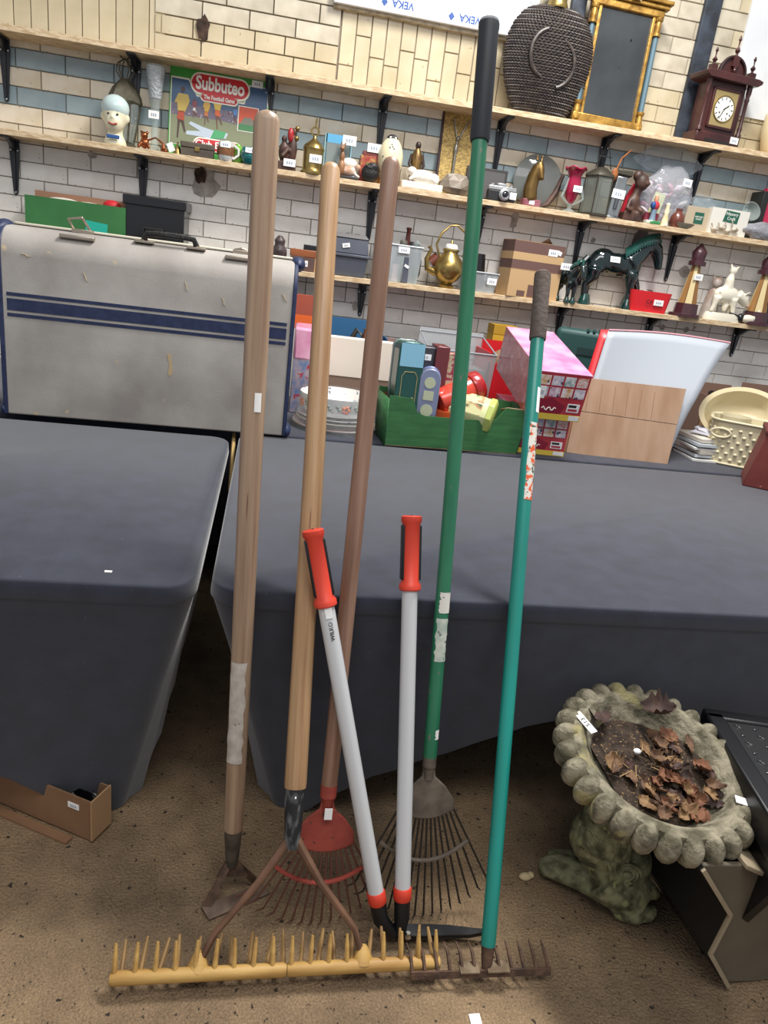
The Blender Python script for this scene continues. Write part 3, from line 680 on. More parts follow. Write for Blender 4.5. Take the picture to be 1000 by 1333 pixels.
def leaf(L, Wd, M, mtx, curl, name='dead_leaf'):
    def fn(u, v):
        w = Wd * sin(pi * min(1, v * .96 + .03)) ** .8 * (1 + .18 * sin(v * 28)); x = (u - .5) * 2 * w
        return (x, (v - .5) * L, curl * (x / Wd) ** 2 * Wd + .25 * curl * L * (v - .5) ** 2 * 4 + .004 * sin(9 * u + 7 * v))
    o = MB().grid(fn, 6, 10).build(name, M, bb, fix=False, ang=80); o.matrix_basis = mtx; return o
lm = [mat('leaf_brown', '#75583f', .8, col2='#553c2c', scale=30), mat('leaf_tan', '#927450', .8, col2='#735538', scale=30), mat('leaf_dark', '#4c332a', .7, col2='#34231e', scale=30), mat('leaf_rust', '#84593f', .8, col2='#67402b', scale=30)]
leaf(.085, .036, lm[2], bowlM @ T(.06, .135, .028) @ RZ(60) @ RX(-25), .9); leaf(.06, .024, lm[3], bowlM @ T(.072, .085, -.002) @ RZ(120) @ RX(10), .4)
leaf(.08, .03, lm[2], bowlM @ T(-.10, .13, .008) @ RZ(-30) @ RX(-15), .3)
for i in range(60):
    a = rnd.uniform(0, 6.28); r = rnd.uniform(.02, .16); x, y = .025 + r * cos(a) * .95, -.025 + r * sin(a) * .8
    if x * x + y * y > .15 ** 2 or (x < -.01 and y > .0): continue
    leaf(rnd.uniform(.035, .07), rnd.uniform(.010, .02), lm[rnd.choice((0, 0, 1, 1, 3, 2))], bowlM @ T(x, y, -.010 + rnd.uniform(0, .012)) @ RZ(rnd.uniform(0, 360)) @ RX(rnd.uniform(-30, 30)), rnd.uniform(-.9, .9))
for i in range(34):
    a = rnd.uniform(0, 6.28); r = rnd.uniform(0, .13); g = rnd.uniform(0, 6.28); l = rnd.uniform(.012, .03); c = Vector((r * cos(a), r * sin(a), -.010 + rnd.uniform(0, .008)))
    MB().tube([bowlM @ (c - Vector((cos(g), sin(g), 0)) * l), bowlM @ (c + Vector((cos(g), sin(g), .15)) * l)], .0011, 5).build('twig', mat('twig', '#4a3a2c', .9) if i % 3 else mat('straw', '#a58a5e', .9), bb)
MB().ell((0, 0, 0), (.010, .008, .006), 8, 6, mtx=bowlM @ T(-.03, .035, -.004)).build('white_fragment', WHITE(), bb)
o = MB().box(-.010, .010, -.032, .032, -.001, .001).build('price_label', WHITE(), bb); o.matrix_basis = bowlM @ T(-.158, .088, .0262) @ RZ(22)
lettering('513', .018, mat('ink_black'), bb, bowlM @ T(-.158, .088, .0275) @ RZ(112), 'number_mark')
o = MB().box(-.013, .013, -.010, .010, -.001, .001).build('price_label', WHITE(), bb); o.matrix_basis = bowlM @ T(.152, -.112, .0265) @ RZ(-20)
# small pale stone by the fish tail
c = Zp(684, 1141, .008)
tag(MB().ell((0, 0, 0), (.018, .012, .010), 10, 6).ell((.016, .004, .0), (.010, .010, .009), 8, 5).build('stone_chip', mat('pale_stone', '#c9b68e', .9)), 'pale yellow stone chip on the floor beside the fish tail', 'stone').location = c
c = Zp(620, 1331, .002)
o = tag(MB().box(-.012, .012, -.018, .018, -.001, .001).build('paper_ticket', WHITE()), 'small white paper ticket on the floor at the bottom edge', 'ticket'); o.location = c
c = Zp(141, 744, TZ + .0015); o = tag(MB().box(-.008, .008, -.004, .004, -.001, .001).build('paper_scrap', WHITE()), 'tiny white paper scrap on the left black table', 'paper scrap'); o.location = c

# ------------------------------------------------------------------ cardboard box under the left table
card = mat('brown_cardboard', '#8d6a4c', .85, col2='#7c5b40', scale=5, bump=.08)
P0 = Zp(120, 1097, .0); P1 = Zp(0, 1046, .0)
dirx = (P1 - P0); dirx.z = 0; ang = math.atan2(-dirx.y, -dirx.x)
t = thing('cardboard_box', 'low open cardboard box with black plastic inside under the left table', 'box', P0 + Vector((0, 0, .0005)), ang)
Wb, Hb, Db = .54, .125, .07
MB().box(-Wb, 0, 0, .004, 0, Hb).build('side_panel', card, t); MB().box(-Wb, 0, Db - .004, Db, 0, Hb).build('side_panel', card, t)
MB().box(-.004, 0, 0, Db, 0, Hb).build('side_panel', card, t); MB().box(-Wb, -Wb + .004, 0, Db, 0, Hb).build('side_panel', card, t)
MB().box(-Wb, 0, 0, Db, 0, .004).build('bottom_panel', card, t)
MB().box(.001, .005, -.006, .066, .01, Hb + .008).build('flap', mat('pale_cardboard', '#b08c66', .85), t)
price(t, -.055, -.0015, .095, .034, .016)
t = tag(MB().grid(lambda u, v: (-Wb + .02 + (Wb - .04) * u, .012 + (Db - .024) * v, .085 + .03 * mnoise.noise(Vector((u * 7, v * 5, 1))) + .02 * sin(pi * u)), 20, 14).build('plastic_bag', mat('black_film', '#0c0c10', .25), solid=.004), 'crumpled black plastic bag inside the low cardboard box', 'bag')
t.location = P0 + Vector((0, 0, .0)); t.rotation_euler = (0, 0, ang)
o = tag(MB().box(-.16, .16, -.012, .012, 0, .006).build('cardboard_strip', card), 'loose strip of brown cardboard on the floor in front of the box', 'cardboard'); o.location = Zp(25, 1068, 0.0005); o.rotation_euler = (0, 0, ang)

# ------------------------------------------------------------------ black step with tread pattern, grey moulded bin
t = thing('step_platform', 'black plastic step with raised tread pattern beside the bird bath', 'step', (1.20, 1.42, 0), rad(-12))
mb = MB().box(0, .5, -.46, .0, .44, .475); mb.build('top_panel', mat('step_black', '#1b1c1e', .45), t, bevel=.006)
fr = mat('step_frame_black', '#101114', .4)
MB().box(-.012, .035, -.47, .012, .40, .482).build('frame_rail', fr, t, bevel=.006); MB().box(-.012, .5, -.012, .03, .40, .482).build('frame_rail', fr, t, bevel=.006)
MB().prism([(.0, .40), (-.46, .40), (-.30, .0), (-.02, .0)], .0, .02, 'x').build('side_panel', fr, t); MB().box(.02, .5, -.015, .01, 0, .40).build('back_panel', fr, t)
for i in range(12):
    for j in range(9):
        o = MB().ell((0, 0, 0), (.012, .005, .003), 8, 4).build('tread_stud', mat('stud_black', '#2c2d2f', .3), t) if i == j == 0 else None
        if o: stud = o
        else: o = stud.copy(); COL.objects.link(o); o.parent = t
        o.location = (.06 + j * .045, -.03 - i * .035, .476); o.rotation_euler = (0, 0, rad(45 if (i + j) % 2 else -45))
# bin: outline of its end panel as it stands on the floor, then depth to the right
gm = mat('dusty_grey_plastic', '#6b6252', .65, col2='#554c3f', scale=5, detail=6, contrast=(.3, .75)); gl = mat('pale_dusty_plastic', '#a2937a', .7, col2='#8b7d66', scale=7)
t = thing('plastic_bin', 'dusty grey moulded plastic bin on the floor below the black step', 'bin', (1.15, 1.045, 0.0), rad(4))
o_ = lambda px, py: (Yp(px, py, 1.05).x - 1.15, Yp(px, py, 1.05).z)
pol = [o_(905, 1118), o_(943, 1180), o_(917, 1230), o_(943, 1276), o_(990, 1279), (.30, .012), (.34, .16), o_(963, 1121)]
pol = [(x, max(z, .002)) for x, z in pol]
MB().prism(pol, 0, .012, 'y').build('end_panel', gm, t, bevel=.003); MB().prism([(x + .0, z) for x, z in pol], .25, .262, 'y').build('end_panel', gm, t, bevel=.003)
for (xa, za), (xb, zb) in zip(pol[:4], pol[1:4]):
    d = Vector((xb - xa, zb - za)).normalized() * .004; n = Vector((-d.y, d.x)) * 1.2
    MB().prism([(xa - n.x, za - n.y), (xb - n.x, zb - n.y), (xb + n.x, zb + n.y), (xa + n.x, za + n.y)], -.008, .27, 'y').build('rim', fr, t)  # black walls: the step's shadowed side put into the bin's colour
    MB().prism([(xa - n.x, za - n.y), (xb - n.x, zb - n.y), (xb + n.x, zb + n.y), (xa + n.x, za + n.y)], -.014, -.006, 'y').build('lip', gl, t)
x0_, z0_ = pol[-1]
MB().prism([(x0_ - .002, z0_), (.34, .16), (.34, .172), (x0_, z0_ + .012)], -.012, .27, 'y').build('top_panel', gl, t, bevel=.003)
# ------------------------------------------------------------------ top shelf
brass = mat('brass', '#b8a066', .3, .85, col2='#8d7642', scale=14); gold = mat('gilt_wood', '#c49a4c', .4, .55, col2='#8f6a2e', scale=22, bump=.2)
glass = mat('clear_glass', '#dfe8e6', .06, trans=.78, spec=.8)
# wicker flagon
t, w, h = on_shelf(1, 'wicker_flagon', 'big dark wicker covered flagon with a brass neck on the top shelf', 'flagon', 662, 738, 2, .085)
h = 0.60; R = .235
t.scale = (1, 1, .95)
wick = mat('dark_wicker', '#3c3430', .55, col2='#1f1a1a', scale=3)
prof = [(.115, 0), (.14, .012), (.175, .07), (.21, .15), (.232, .24), (R, .31), (.226, .37), (.205, .43), (.165, .485), (.11, .52), (.05, .53)]
body = MB().lathe(prof, 48, 1, .32).build('body', wick, t)
wv = MB()
for k in range(40):                                 # woven canes wound round the flask
    z = .010 + .0128 * k
    for j in range(len(prof) - 1):
        if prof[j][1] <= z <= prof[j + 1][1]:
            u = (z - prof[j][1]) / (prof[j + 1][1] - prof[j][1]); r = prof[j][0] + (prof[j + 1][0] - prof[j][0]) * u
    n = 120
    pts = [((r + .004 * (1 if (i + k) % 2 else -.4)) * cos(2 * pi * i / n), (r * .32 + .004 * (1 if (i + k) % 2 else -.4)) * sin(2 * pi * i / n), z + .004 * ((i % 2) - .5)) for i in range(n + 1)]
    wv.tube(pts, .0042, 5)
o = wv.build('wicker_weave', mat('wicker_cane', '#4f453e', .45, col2='#2c2626', scale=40, rand=0), t); o['kind'] = 'stuff'
for s, ang in ((-1, 25), (1, -32)):
    pts = []
    for i in range(15):
        a = rad(-75 + 150 * i / 14); pts.append((s * (.02 + .10 * cos(a)), -.078 + .01 * abs(sin(a)), .27 + .115 * sin(a) - s * .02))
    MB().tube(pts, .010, 8).build('cane_arc', mat('wicker_cane'), t)
MB().lathe([(.052, .515), (.055, .53), (.046, .55), (.045, .585), (.05, .59)], 22).build('neck', brass, t)
MB().lathe([(.062, .588), (.068, .60), (.066, .625), (.055, .64)], 22).build('stopper', mat('dark_stopper', '#33302f', .5), t)
# gilt mirror
t, w, h = on_shelf(1, 'mirror', 'gilt framed pier mirror with blue grey column inlays on the top shelf', 'mirror', 738, 837, 3, .06)
t.rotation_euler = (rad(-4), rad(1), 0)
w = .40; h = .63; fw = .045
gl_ = mat('old_mirror', '#8b8f90', .10, .95, col2='#6d7072', scale=3, specks=('#4b4d4e', 30, .72))
MB().box(-w / 2 + .03, w / 2 - .03, .0, .006, .05, h - .08).build('glass', gl_, t)
MB().box(-w / 2, w / 2, .006, .02, .0, h - .03).build('back_board', mat('board_brown', '#5b4532', .8), t)
for s in (-1, 1):
    x = s * (w / 2 - .02)
    MB().tube([(x, -.004, .10), (x, -.004, h - .17)], .013, 12).build('column', mat('blue_grey_inlay', '#587480', .5), t)
    for z0, z1 in ((.012, .10), (h - .17, h - .085)):
        MB().lathe([(.022, z0), (.022, z0 + .012), (.015, z0 + .018), (.017, (z0 + z1) / 2), (.015, z1 - .02), (.021, z1 - .012), (.021, z1)], 14, mtx=T(x, -.004, 0)).build('column_mount', gold, t)
    MB().box(x - s * .03 - .008, x - s * .03 + .008, -.012, .004, .04, h - .08).build('inner_moulding', gold, t, bevel=.003)
for z0, z1, e, d in ((.0, .045, 0, -.018), (h - .085, h - .05, .0, -.018), (h - .05, h - .03, .018, -.03), (h - .03, h - .01, .03, -.042)):
    MB().box(-w / 2 - e, w / 2 + e, d, .008, z0, z1).build('rail', gold, t, bevel=.005)
MB().box(-w / 2 + .02, w / 2 - .02, -.01, .006, h - .01, h + .10).build('cresting_panel', mat('dark_panel', '#5d5046', .6, col2='#423a34', scale=14), t)
MB().tube([(w / 2 - .05, -.01, h), (w / 2 - .075, -.01, h + .04), (w / 2 - .045, -.01, h + .1)], .016, 8).build('scroll', gold, t)
price(t, .02, -.0435, h - .02, .05, .04)
# mantel clock
t, w, h = on_shelf(1, 'mantel_clock', 'dark red wooden mantel clock with turned finials on the top shelf', 'clock', 888, 962, 60, .06)
mah = mat('mahogany', '#4b2522', .4, col2='#35191a', scale=7, stretch=(1, 1, .3), coat=.25); t.rotation_euler = (0, 0, rad(7)); t.scale = (.95, .95, .93)
w = .30; D = .13
MB().box(-w / 2, w / 2, -.05, .08, .0, .055).build('plinth', mah, t, bevel=.006); MB().box(-w * .3, w * .3, -.052, -.05, .004, .02).build('plinth_arch', mat('dark_gap'), t)
MB().box(-w / 2 + .03, w / 2 - .03, -.03, .08, .055, .32).build('case', mah, t, bevel=.003)
MB().prism([(-w / 2 - .01, .32), (w / 2 + .01, .32), (w / 2 + .035, .335), (w / 2 + .04, .35), (w / 2 + .01, .358), (-w / 2 - .01, .358), (-w / 2 - .04, .35), (-w / 2 - .035, .335)], -.075, .085).build('cornice', mah, t, bevel=.003)
for s in (-1, 1):
    MB().lathe([(.017, .055), (.017, .07), (.011, .08), (.014, .10), (.010, .115), (.010, .24), (.014, .25), (.010, .265), (.015, .285), (.015, .32)], 12, mtx=T(s * (w / 2 - .014), -.04, 0)).build('column', mah, t)
    f = MB().box(-.018, .018, -.018, .018, .358, .39, mtx=T(s * (w / 2 - .02), -.03, 0)).lathe([(.012, .39), (.006, .40), (.015, .415), (.004, .43), (.004, .45), (.009, .46), (.003, .475)], 10, mtx=T(s * (w / 2 - .02), -.03, 0)); f.build('finial', mah, t)
arch = [(-.085, .358)] + [(-.085 * cos(rad(a)), .365 + .085 * sin(rad(a))) for a in range(0, 181, 15)] + [(.085, .358)]
MB().prism(arch, -.03, -.01).build('pediment', mah, t); 
MB().tube([(-.085 * cos(rad(a)), -.034, .365 + .085 * sin(rad(a))) for a in range(0, 181, 12)], .008, 8).build('pediment_moulding', mat('mahogany_dark', '#2c1516', .4), t)
MB().box(-.02, .02, -.045, -.02, .40, .45).lathe([(.012, .45), (.006, .465), (.015, .48), (.004, .50), (.004, .525), (.009, .535), (.003, .555)], 10, mtx=T(0, -.032, 0)).build('finial', mah, t)
MB().lathe([(.012, .0), (.008, -.012), (.011, -.02), (.004, -.035)], 10, mtx=T(0, -.045, .40)).build('pendant', mah, t)
dl = MB().box(-.078, .078, -.036, -.03, .095, .275).build('dial_plate', mat('brass_plate', '#c7b078', .35, .6), t)
MB().lathe([(.066, 0), (.066, .003)], 32, mtx=T(0, -.036, .185) @ RX(90)).build('dial', mat('enamel_white', '#f1f0e6', .3), dl)
MB().lathe([(.07, 0), (.07, .004), (.064, .005), (.064, 0)], 32, mtx=T(0, -.036, .185) @ RX(90), cap=False).build('bezel', brass, dl)
ring = MB()
for i in range(12):
    a = rad(30 * i); ring.box(-.002, .002, -.0405, -.039, .046, .060, mtx=T(0, 0, .185) @ Matrix.Rotation(a, 4, 'Y'))
ring.build('hour_marks', mat('ink_black', '#222222', .6), dl)
MB().box(-.0025, .0025, -.042, -.041, -.006, .036, mtx=T(0, 0, .185) @ RY(52)).build('hour_hand', mat('ink_black'), dl); MB().box(-.0018, .0018, -.0435, -.0425, -.008, .055, mtx=T(0, 0, .185) @ RY(205)).build('minute_hand', mat('ink_black'), dl)
for x, z in ((-.026, .165), (.026, .165)): MB().ell((x, -.040, z), (.005, .002, .005), 8, 5).build('winding_hole', mat('ink_black'), dl)
dr = MB().box(-.092, -.078, -.04, -.03, .08, .29).box(.078, .092, -.04, -.03, .08, .29).box(-.092, .092, -.04, -.03, .08, .095).box(-.092, .092, -.04, -.03, .275, .29).build('door_frame', mah, t, bevel=.002)
price(t, w / 2 - .04, -.0525, .035, .055, .035)
# cream vase at the edge
t, w, h = on_shelf(1, 'stoneware_vase', 'cream and brown pottery vase at the right end of the top shelf', 'vase', 975, 1045, 110, .09)
MB().lathe([(.07, 0), (.10, .03), (.125, .12), (.12, .20), (.085, .26), (.06, .30), (.075, .36), (.085, .42), (.07, .42)], 30, 1, .7).build('body', mat('cream_pottery', '#d9c69e', .35, col2='#b08a5a', scale=5, contrast=(.5, .8)), t)
# ------------------------------------------------------------------ second shelf, left to right
# plain pottery bust standing where a pottery head bank stands
t, w, h = on_shelf(2, 'pottery_bust', 'small cream pottery head with a pale blue cap beside the wire lantern', 'figurine', 138, 162, 122, .05)
cr_ = mat('cream_glaze', '#e2dbbd', .3, coat=.3); capm = mat('pale_blue_glaze', '#bccfce', .3, coat=.3, col2='#cfdcd6', scale=8)
hd = MB(); hd.ell((0, 0, .135), (.058, .055, .075), 20, 14).ell((0, -.02, .10), (.045, .045, .048)).ell((-.058, .0, .125), (.012, .01, .02)).ell((.058, .0, .125), (.012, .01, .02)).ell((0, -.058, .118), (.010, .012, .010))
hd.lathe([(.055, 0), (.052, .02), (.036, .05), (.036, .08)], 18, 1, .8)
hd.build('head', cr_, t, remesh=.006)
MB().ell((0, .004, .165), (.066, .062, .060), 20, 12).build('cap', capm, t)
for s in (-1, 1): MB().ell((s * .021, -.056, .132), (.006, .004, .005), 8, 5).build('eye', mat('eye_dark', '#3a3a34', .4), t)
MB().tube([(-.02, -.060, .092), (0, -.066, .085), (.02, -.060, .092)], .004, 6).build('mouth', mat('mouth_red', '#a8473a', .4), t)
MB().box(-.03, .03, -.054, -.046, .025, .042).build('collar', mat('collar_blue', '#2f5a93', .4), t, bevel=.003)
# wire lantern
t, w, h = on_shelf(2, 'metal_lantern', 'old metal and glass lantern with a wire crown on the second shelf', 'lantern', 145, 180, 76, .13)
tin = mat('weathered_tin', '#6f6a5d', .55, .6, col2='#54503f', scale=20); s_ = h / .42
ln_ = MB()
MB().lathe([(.055, 0), (.06, .01), (.05, .02), (.03, .03)], 18).build('base', tin, t)
MB().lathe([(.040, .03), (.055, .10), (.068, .17), (.07, .20)], 18).build('glass', glass, t)
for i in range(6):
    a = 2 * pi * i / 6; MB().tube([(.042 * cos(a), .042 * sin(a), .02), (.058 * cos(a), .058 * sin(a), .10), (.073 * cos(a), .073 * sin(a), .20)], .004, 6).build('rib', tin, t)
MB().lathe([(.078, .20), (.085, .21), (.078, .235), (.06, .27), (.03, .30), (.02, .31)], 6).build('roof', tin, t)
for i in range(6):
    a = 2 * pi * i / 6; MB().tube([(.018 * cos(a), .018 * sin(a), .305), (.042 * cos(a), .042 * sin(a), .34), (.035 * cos(a), .035 * sin(a), .375), (.006 * cos(a), .006 * sin(a), .395)], .003, 5).build('crown_wire', tin, t)
MB().tube([(.03 * cos(2 * pi * i / 16), 0, .425 + .03 * sin(2 * pi * i / 16)) for i in range(17)], .0035, 5).build('ring', tin, t)
# tall cut glass vase
t, w, h = on_shelf(2, 'glass_vase', 'tall clear cut glass vase with a frosted flared top on the second shelf', 'vase', 192, 210, 62, .10)
h = min(h, .385)
MB().lathe([(.035, 0), (.04, .01), (.018, .03), (.016, .12), (.022, .20), (.034, .28), (.041, .35), (.046, h)], 22).build('stem', glass, t)
fr_ = mat('frosted_cut_glass', '#c7cdd0', .15, trans=.35, bump=1.0, scale=60, bscale=90)
MB().lathe([(.030, .24), (.037, .30), (.043, .35), (.048, h * .98)], 24, cap=False).build('cut_band', fr_, t)
price(t, 0, -.036, .165, .05, .035)
# copper ornaments
cop = mat('copper', '#a8633e', .25, .9, col2='#7d4128', scale=14)
t, w, h = on_shelf(2, 'copper_bear', 'small copper bear ornament in front of the glass vase', 'ornament', 180, 196, 172, .04)
MB().ell((0, 0, .03), (.022, .018, .026)).ell((0, -.008, .062), .018).ell((-.014, -.004, .078), .007).ell((.014, -.004, .078), .007).tube([(-.014, -.01, .03), (-.026, -.02, .006)], .008, 8).tube([(.014, -.01, .03), (.026, -.02, .006)], .008, 8).build('body', cop, t, remesh=.004)
t, w, h = on_shelf(2, 'copper_loop', 'looped copper handle ornament left of the football game box', 'ornament', 192, 212, 175, .05)
MB().tube([(-.05, 0, .006), (-.035, 0, .045), (0, 0, .062), (.035, 0, .042), (.042, 0, .008)], [.006, .005, .004, .006, .014], 8).build('loop', cop, t); MB().ell((.045, 0, .010), (.02, .02, .010)).build('foot', cop, t)
t, w, h = on_shelf(2, 'brass_bell', 'tiny brass bell with a paper label left of the small brown chest', 'ornament', 222, 240, 178, .03)
MB().lathe([(.022, 0), (.016, .02), (.012, .035), (.004, .042), (.005, .055)], 14).build('bell', brass, t); price(t, -.03, -.02, .026, .03, .04, ry=-25, marks=False)
# football game box
t, w, h = on_shelf(2, 'board_game_box', 'football board game box with a green border and players leaning on the wall', 'game box', 218, 345, 88, .115, rz=rad(0))
GW, GH_ = w, .425
for _ in range(1): t.rotation_euler = (rad(-7), 0, rad(1))
gb = mat('box_green', '#3f9a3c', .4); 
MB().box(-GW / 2, GW / 2, 0, .05, 0, GH_).build('box', gb, t, bevel=.002)
pr = lambda nm: mat(*nm, .45)
def flat(poly, col, lay, nm='print'):
    return MB().prism([((x - .5) * GW, z * GH_) for x, z in poly], -.0006 * lay - .0004, -.0006 * lay, 'y').build(nm, mat('print_' + col[1:], col, .45), t, smooth=False)
rr = lambda x0, x1, z0, z1, r=.03, n=5: [(cx + r * cos(rad(a0 + 90 * i / n)), cz + r * 1.25 * sin(rad(a0 + 90 * i / n))) for cx, cz, a0 in ((x1 - r, z1 - r * 1.25, 0), (x0 + r, z1 - r * 1.25, 90), (x0 + r, z0 + r * 1.25, 180), (x1 - r, z0 + r * 1.25, 270)) for i in range(n + 1)]
flat([(.012, .13), (.99, .13), (.99, .90), (.79, .90), (.74, .70), (.28, .70), (.19, .86), (.012, .86)], '#e9e6d4', 1, 'picture_border')
flat([(.02, .14), (.98, .14), (.98, .89), (.80, .885), (.75, .68), (.27, .68), (.18, .84), (.02, .84)], '#3f5f83', 2, 'picture_sky')
flat([(.02, .44), (.98, .44), (.98, .58), (.02, .58)], '#6c6474', 3, 'picture_crowd'); flat([(.02, .14), (.98, .14), (.98, .42), (.5, .46), (.02, .45)], '#7f8466', 4, 'picture_pitch')
rnd = random.Random(3)
for i in range(60):
    x, z = rnd.uniform(.03, .96), rnd.uniform(.45, .57); flat([(x, z), (x + .012, z), (x + .012, z + .015), (x, z + .015)], rnd.choice(('#a98a86', '#4a5a83', '#c0b8ba', '#7d3f42')), 5, 'spectator')
def player(x, z, s, shirt, shorts, lean=0, skin='#6d4a38'):
    q = lambda pts: [(x + (px + lean * pz) * s, z + pz * s * 1.25) for px, pz in pts]
    flat(q([(-.05, .0), (-.02, 0), (-.01, .3), (.02, .3), (.10, .12), (.13, .14), (.05, .42), (-.06, .42)]), skin, 6, 'player_legs')
    flat(q([(-.08, .36), (.08, .34), (.07, .52), (-.06, .52)]), shorts, 7, 'player_shorts'); flat(q([(-.07, .50), (.08, .50), (.17, .72), (.12, .84), (-.09, .84), (-.16, .66), (-.1, .66)]), shirt, 7, 'player_shirt')
    flat(q([(.045 * cos(a * .8), .92 + .055 * sin(a * .8)) for a in range(8)]), skin, 7, 'player_head')
player(.11, .20, .46, '#c9ad55', '#b0492f', .05, '#4a342c'); player(.50, .36, .33, '#d8b949', '#d5622f', -.12); player(.37, .38, .24, '#d0a544', '#c8763a', 0); player(.25, .44, .18, '#84434f', '#d8d4d0', 0); player(.66, .44, .16, '#5580b8', '#3a4a72')
flat([(.18, .25), (.34, .25), (.42, .24), (.58, .27), (.60, .33), (.44, .34), (.34, .36), (.22, .40), (.20, .37), (.32, .31), (.18, .29)], '#b9c5d0', 6, 'goalkeeper'); flat([(.42, .24), (.56, .27), (.58, .34), (.46, .35)], '#4aa069', 7, 'goalkeeper_shirt')
flat([(.69, .38), (.90, .38), (.90, .66), (.69, .66)], '#e7e3d6', 6, 'inset_frame'); flat([(.70, .39), (.89, .39), (.89, .65), (.70, .65)], '#d2512f', 7, 'inset'); flat([(.70, .39), (.89, .39), (.89, .46), (.70, .46)], '#3f7d4b', 8, 'inset_pitch'); flat([(.71, .46), (.76, .54), (.83, .54), (.88, .46)], '#7c7a6c', 8, 'inset_stadium')
redp = '#c9242c'
flat(rr(.20, .80, .70, .945, .10), '#ece9d6', 8, 'logo_border'); flat(rr(.30, .69, .635, .74, .05), '#ece9d6', 8, 'logo_border')
flat(rr(.215, .785, .725, .925, .085), redp, 9, 'logo_panel'); flat(rr(.315, .675, .65, .725, .035), redp, 9, 'logo_panel')
lw = mat('letter_white', '#f4f2ea', .5)
lettering('Subbuteo', .085, lw, t, T(0, -.0066, .825 * GH_) @ FRONT, bold=.0026, sx=.74); lettering('The Football Game', .027, lw, t, T(-.0025, -.0066, .686 * GH_) @ FRONT, bold=.0008, sx=.72)
flat(rr(.25, .75, .10, .245, .07), '#ece9d6', 8, 'logo_border'); flat(rr(.265, .735, .11, .23, .06), redp, 9, 'logo_panel'); lettering('Club Edition', .044, lw, t, T(0, -.0066, .172 * GH_) @ FRONT, bold=.001)
price(t, .37 * GW, -.003, .92 * GH_, .055, .032)
# small items in front of the game box and on to the right
t, w, h = on_shelf(2, 'wooden_chest', 'small brown lidded chest with a brass lock in front of the game box', 'chest', 236, 278, 181, .035)
chm = mat('brown_leatherette', '#5d5347', .55, col2='#4b4238', scale=18)
MB().box(-w / 2, w / 2, -.03, .03, 0, .035).build('base', chm, t, bevel=.002); MB().box(-w / 2 - .002, w / 2 + .002, -.032, .032, .036, .062).build('lid', chm, t, bevel=.004)
MB().box(-.012, .012, -.034, -.03, .022, .044).build('lock', brass, t, bevel=.002)
t, w, h = on_shelf(2, 'white_tankard', 'white barrel shaped tankard with a label in front of the game box', 'tankard', 282, 305, 178, .03)
MB().lathe([(.032, 0), (.04, .02), (.042, .045), (.04, .07), (.034, .09), (.028, .09)], 20).build('body', mat('white_silver_ware', '#cfd0cc', .25, .3), t)
MB().lathe([(.0425, .026), (.044, .034), (.0435, .058), (.0425, .066)], 20).build('band', mat('copper_band', '#9a6a4a', .3, .6), t)
MB().tube([(.036, -.012, .078), (.062, -.012, .062), (.064, -.012, .035), (.038, -.012, .014)], .006, 8).build('handle', mat('white_enamel', '#e4e4e0', .3), t); price(t, 0, -.044, .072, .05, .026)
t, w, h = on_shelf(2, 'green_glass_bottle', 'bright green glass bottle lying behind the white tankard', 'bottle', 300, 318, 188, .06)
MB().lathe([(.028, 0), (.034, .02), (.034, .06), (.015, .08), (.012, .09)], 18).build('body', mat('green_glass', '#6fa83a', .15, coat=.5), t)
t, w, h = on_shelf(2, 'teal_glass_jar', 'teal dimpled glass jar with a price label in front of the game box', 'jar', 314, 336, 188, .03)
MB().lathe([(.03, 0), (.044, .015), (.05, .04), (.046, .062), (.038, .078), (.03, .08)], 20).build('body', mat('teal_glass', '#136a6c', .12, coat=.6, bump=.8, scale=30, bscale=45), t); price(t, .0, -.049, .062, .045, .024, rx=-12)
# carved figure group
dkw = mat('carved_brown', '#5b3f33', .5, col2='#3a2822', scale=22)
t, w, h = on_shelf(2, 'carved_figure', 'carved brown figure group with a red shawl left of the brass bell lantern', 'figurine', 362, 384, 168, .05)
fg = MB().box(-.05, .045, -.035, .03, 0, .04).ell((-.02, 0, .085), (.028, .026, .05)).ell((-.022, -.004, .145), (.015, .014, .018)).ell((.022, 0, .10), (.024, .022, .07)).ell((.025, 0, .185), (.014, .014, .018)).tube([(.0, -.02, .10), (-.03, -.035, .06)], .012, 8)
fg.build('figures', dkw, t, remesh=.005)
MB().ell((.008, -.016, .165), (.016, .014, .034)).build('red_shawl', mat('red_glaze', '#a5262a', .3, coat=.4), t); MB().ell((.038, -.005, .155), (.014, .014, .014)).ell((.04, -.004, .20), (.012, .01, .012)).build('gilt_detail', brass, t)
price(t, .012, -.045, .035, .06, .035, marks=True)
# brass bell lantern
t, w, h = on_shelf(2, 'brass_bell_lantern', 'shiny brass bell shaped lantern with a ring on top', 'lantern', 393, 419, 172, .05)
s = h / .24
MB().lathe([(.062, 0), (.062, .01), (.054, .018), (.052, .03), (.052, .11), (.056, .12), (.05, .135), (.032, .15), (.012, .165), (.008, .18)], 24).build('body', brass, t)
MB().tube([(.02 * cos(2 * pi * i / 14), 0, .20 + .02 * sin(2 * pi * i / 14)) for i in range(15)], .004, 6).build('ring', brass, t); MB().tube([(0, 0, .22), (.002, 0, .25), (.004, 0, .26)], .004, 6).build('hook', brass, t)
price(t, .01, -.055, .07, .062, .038)
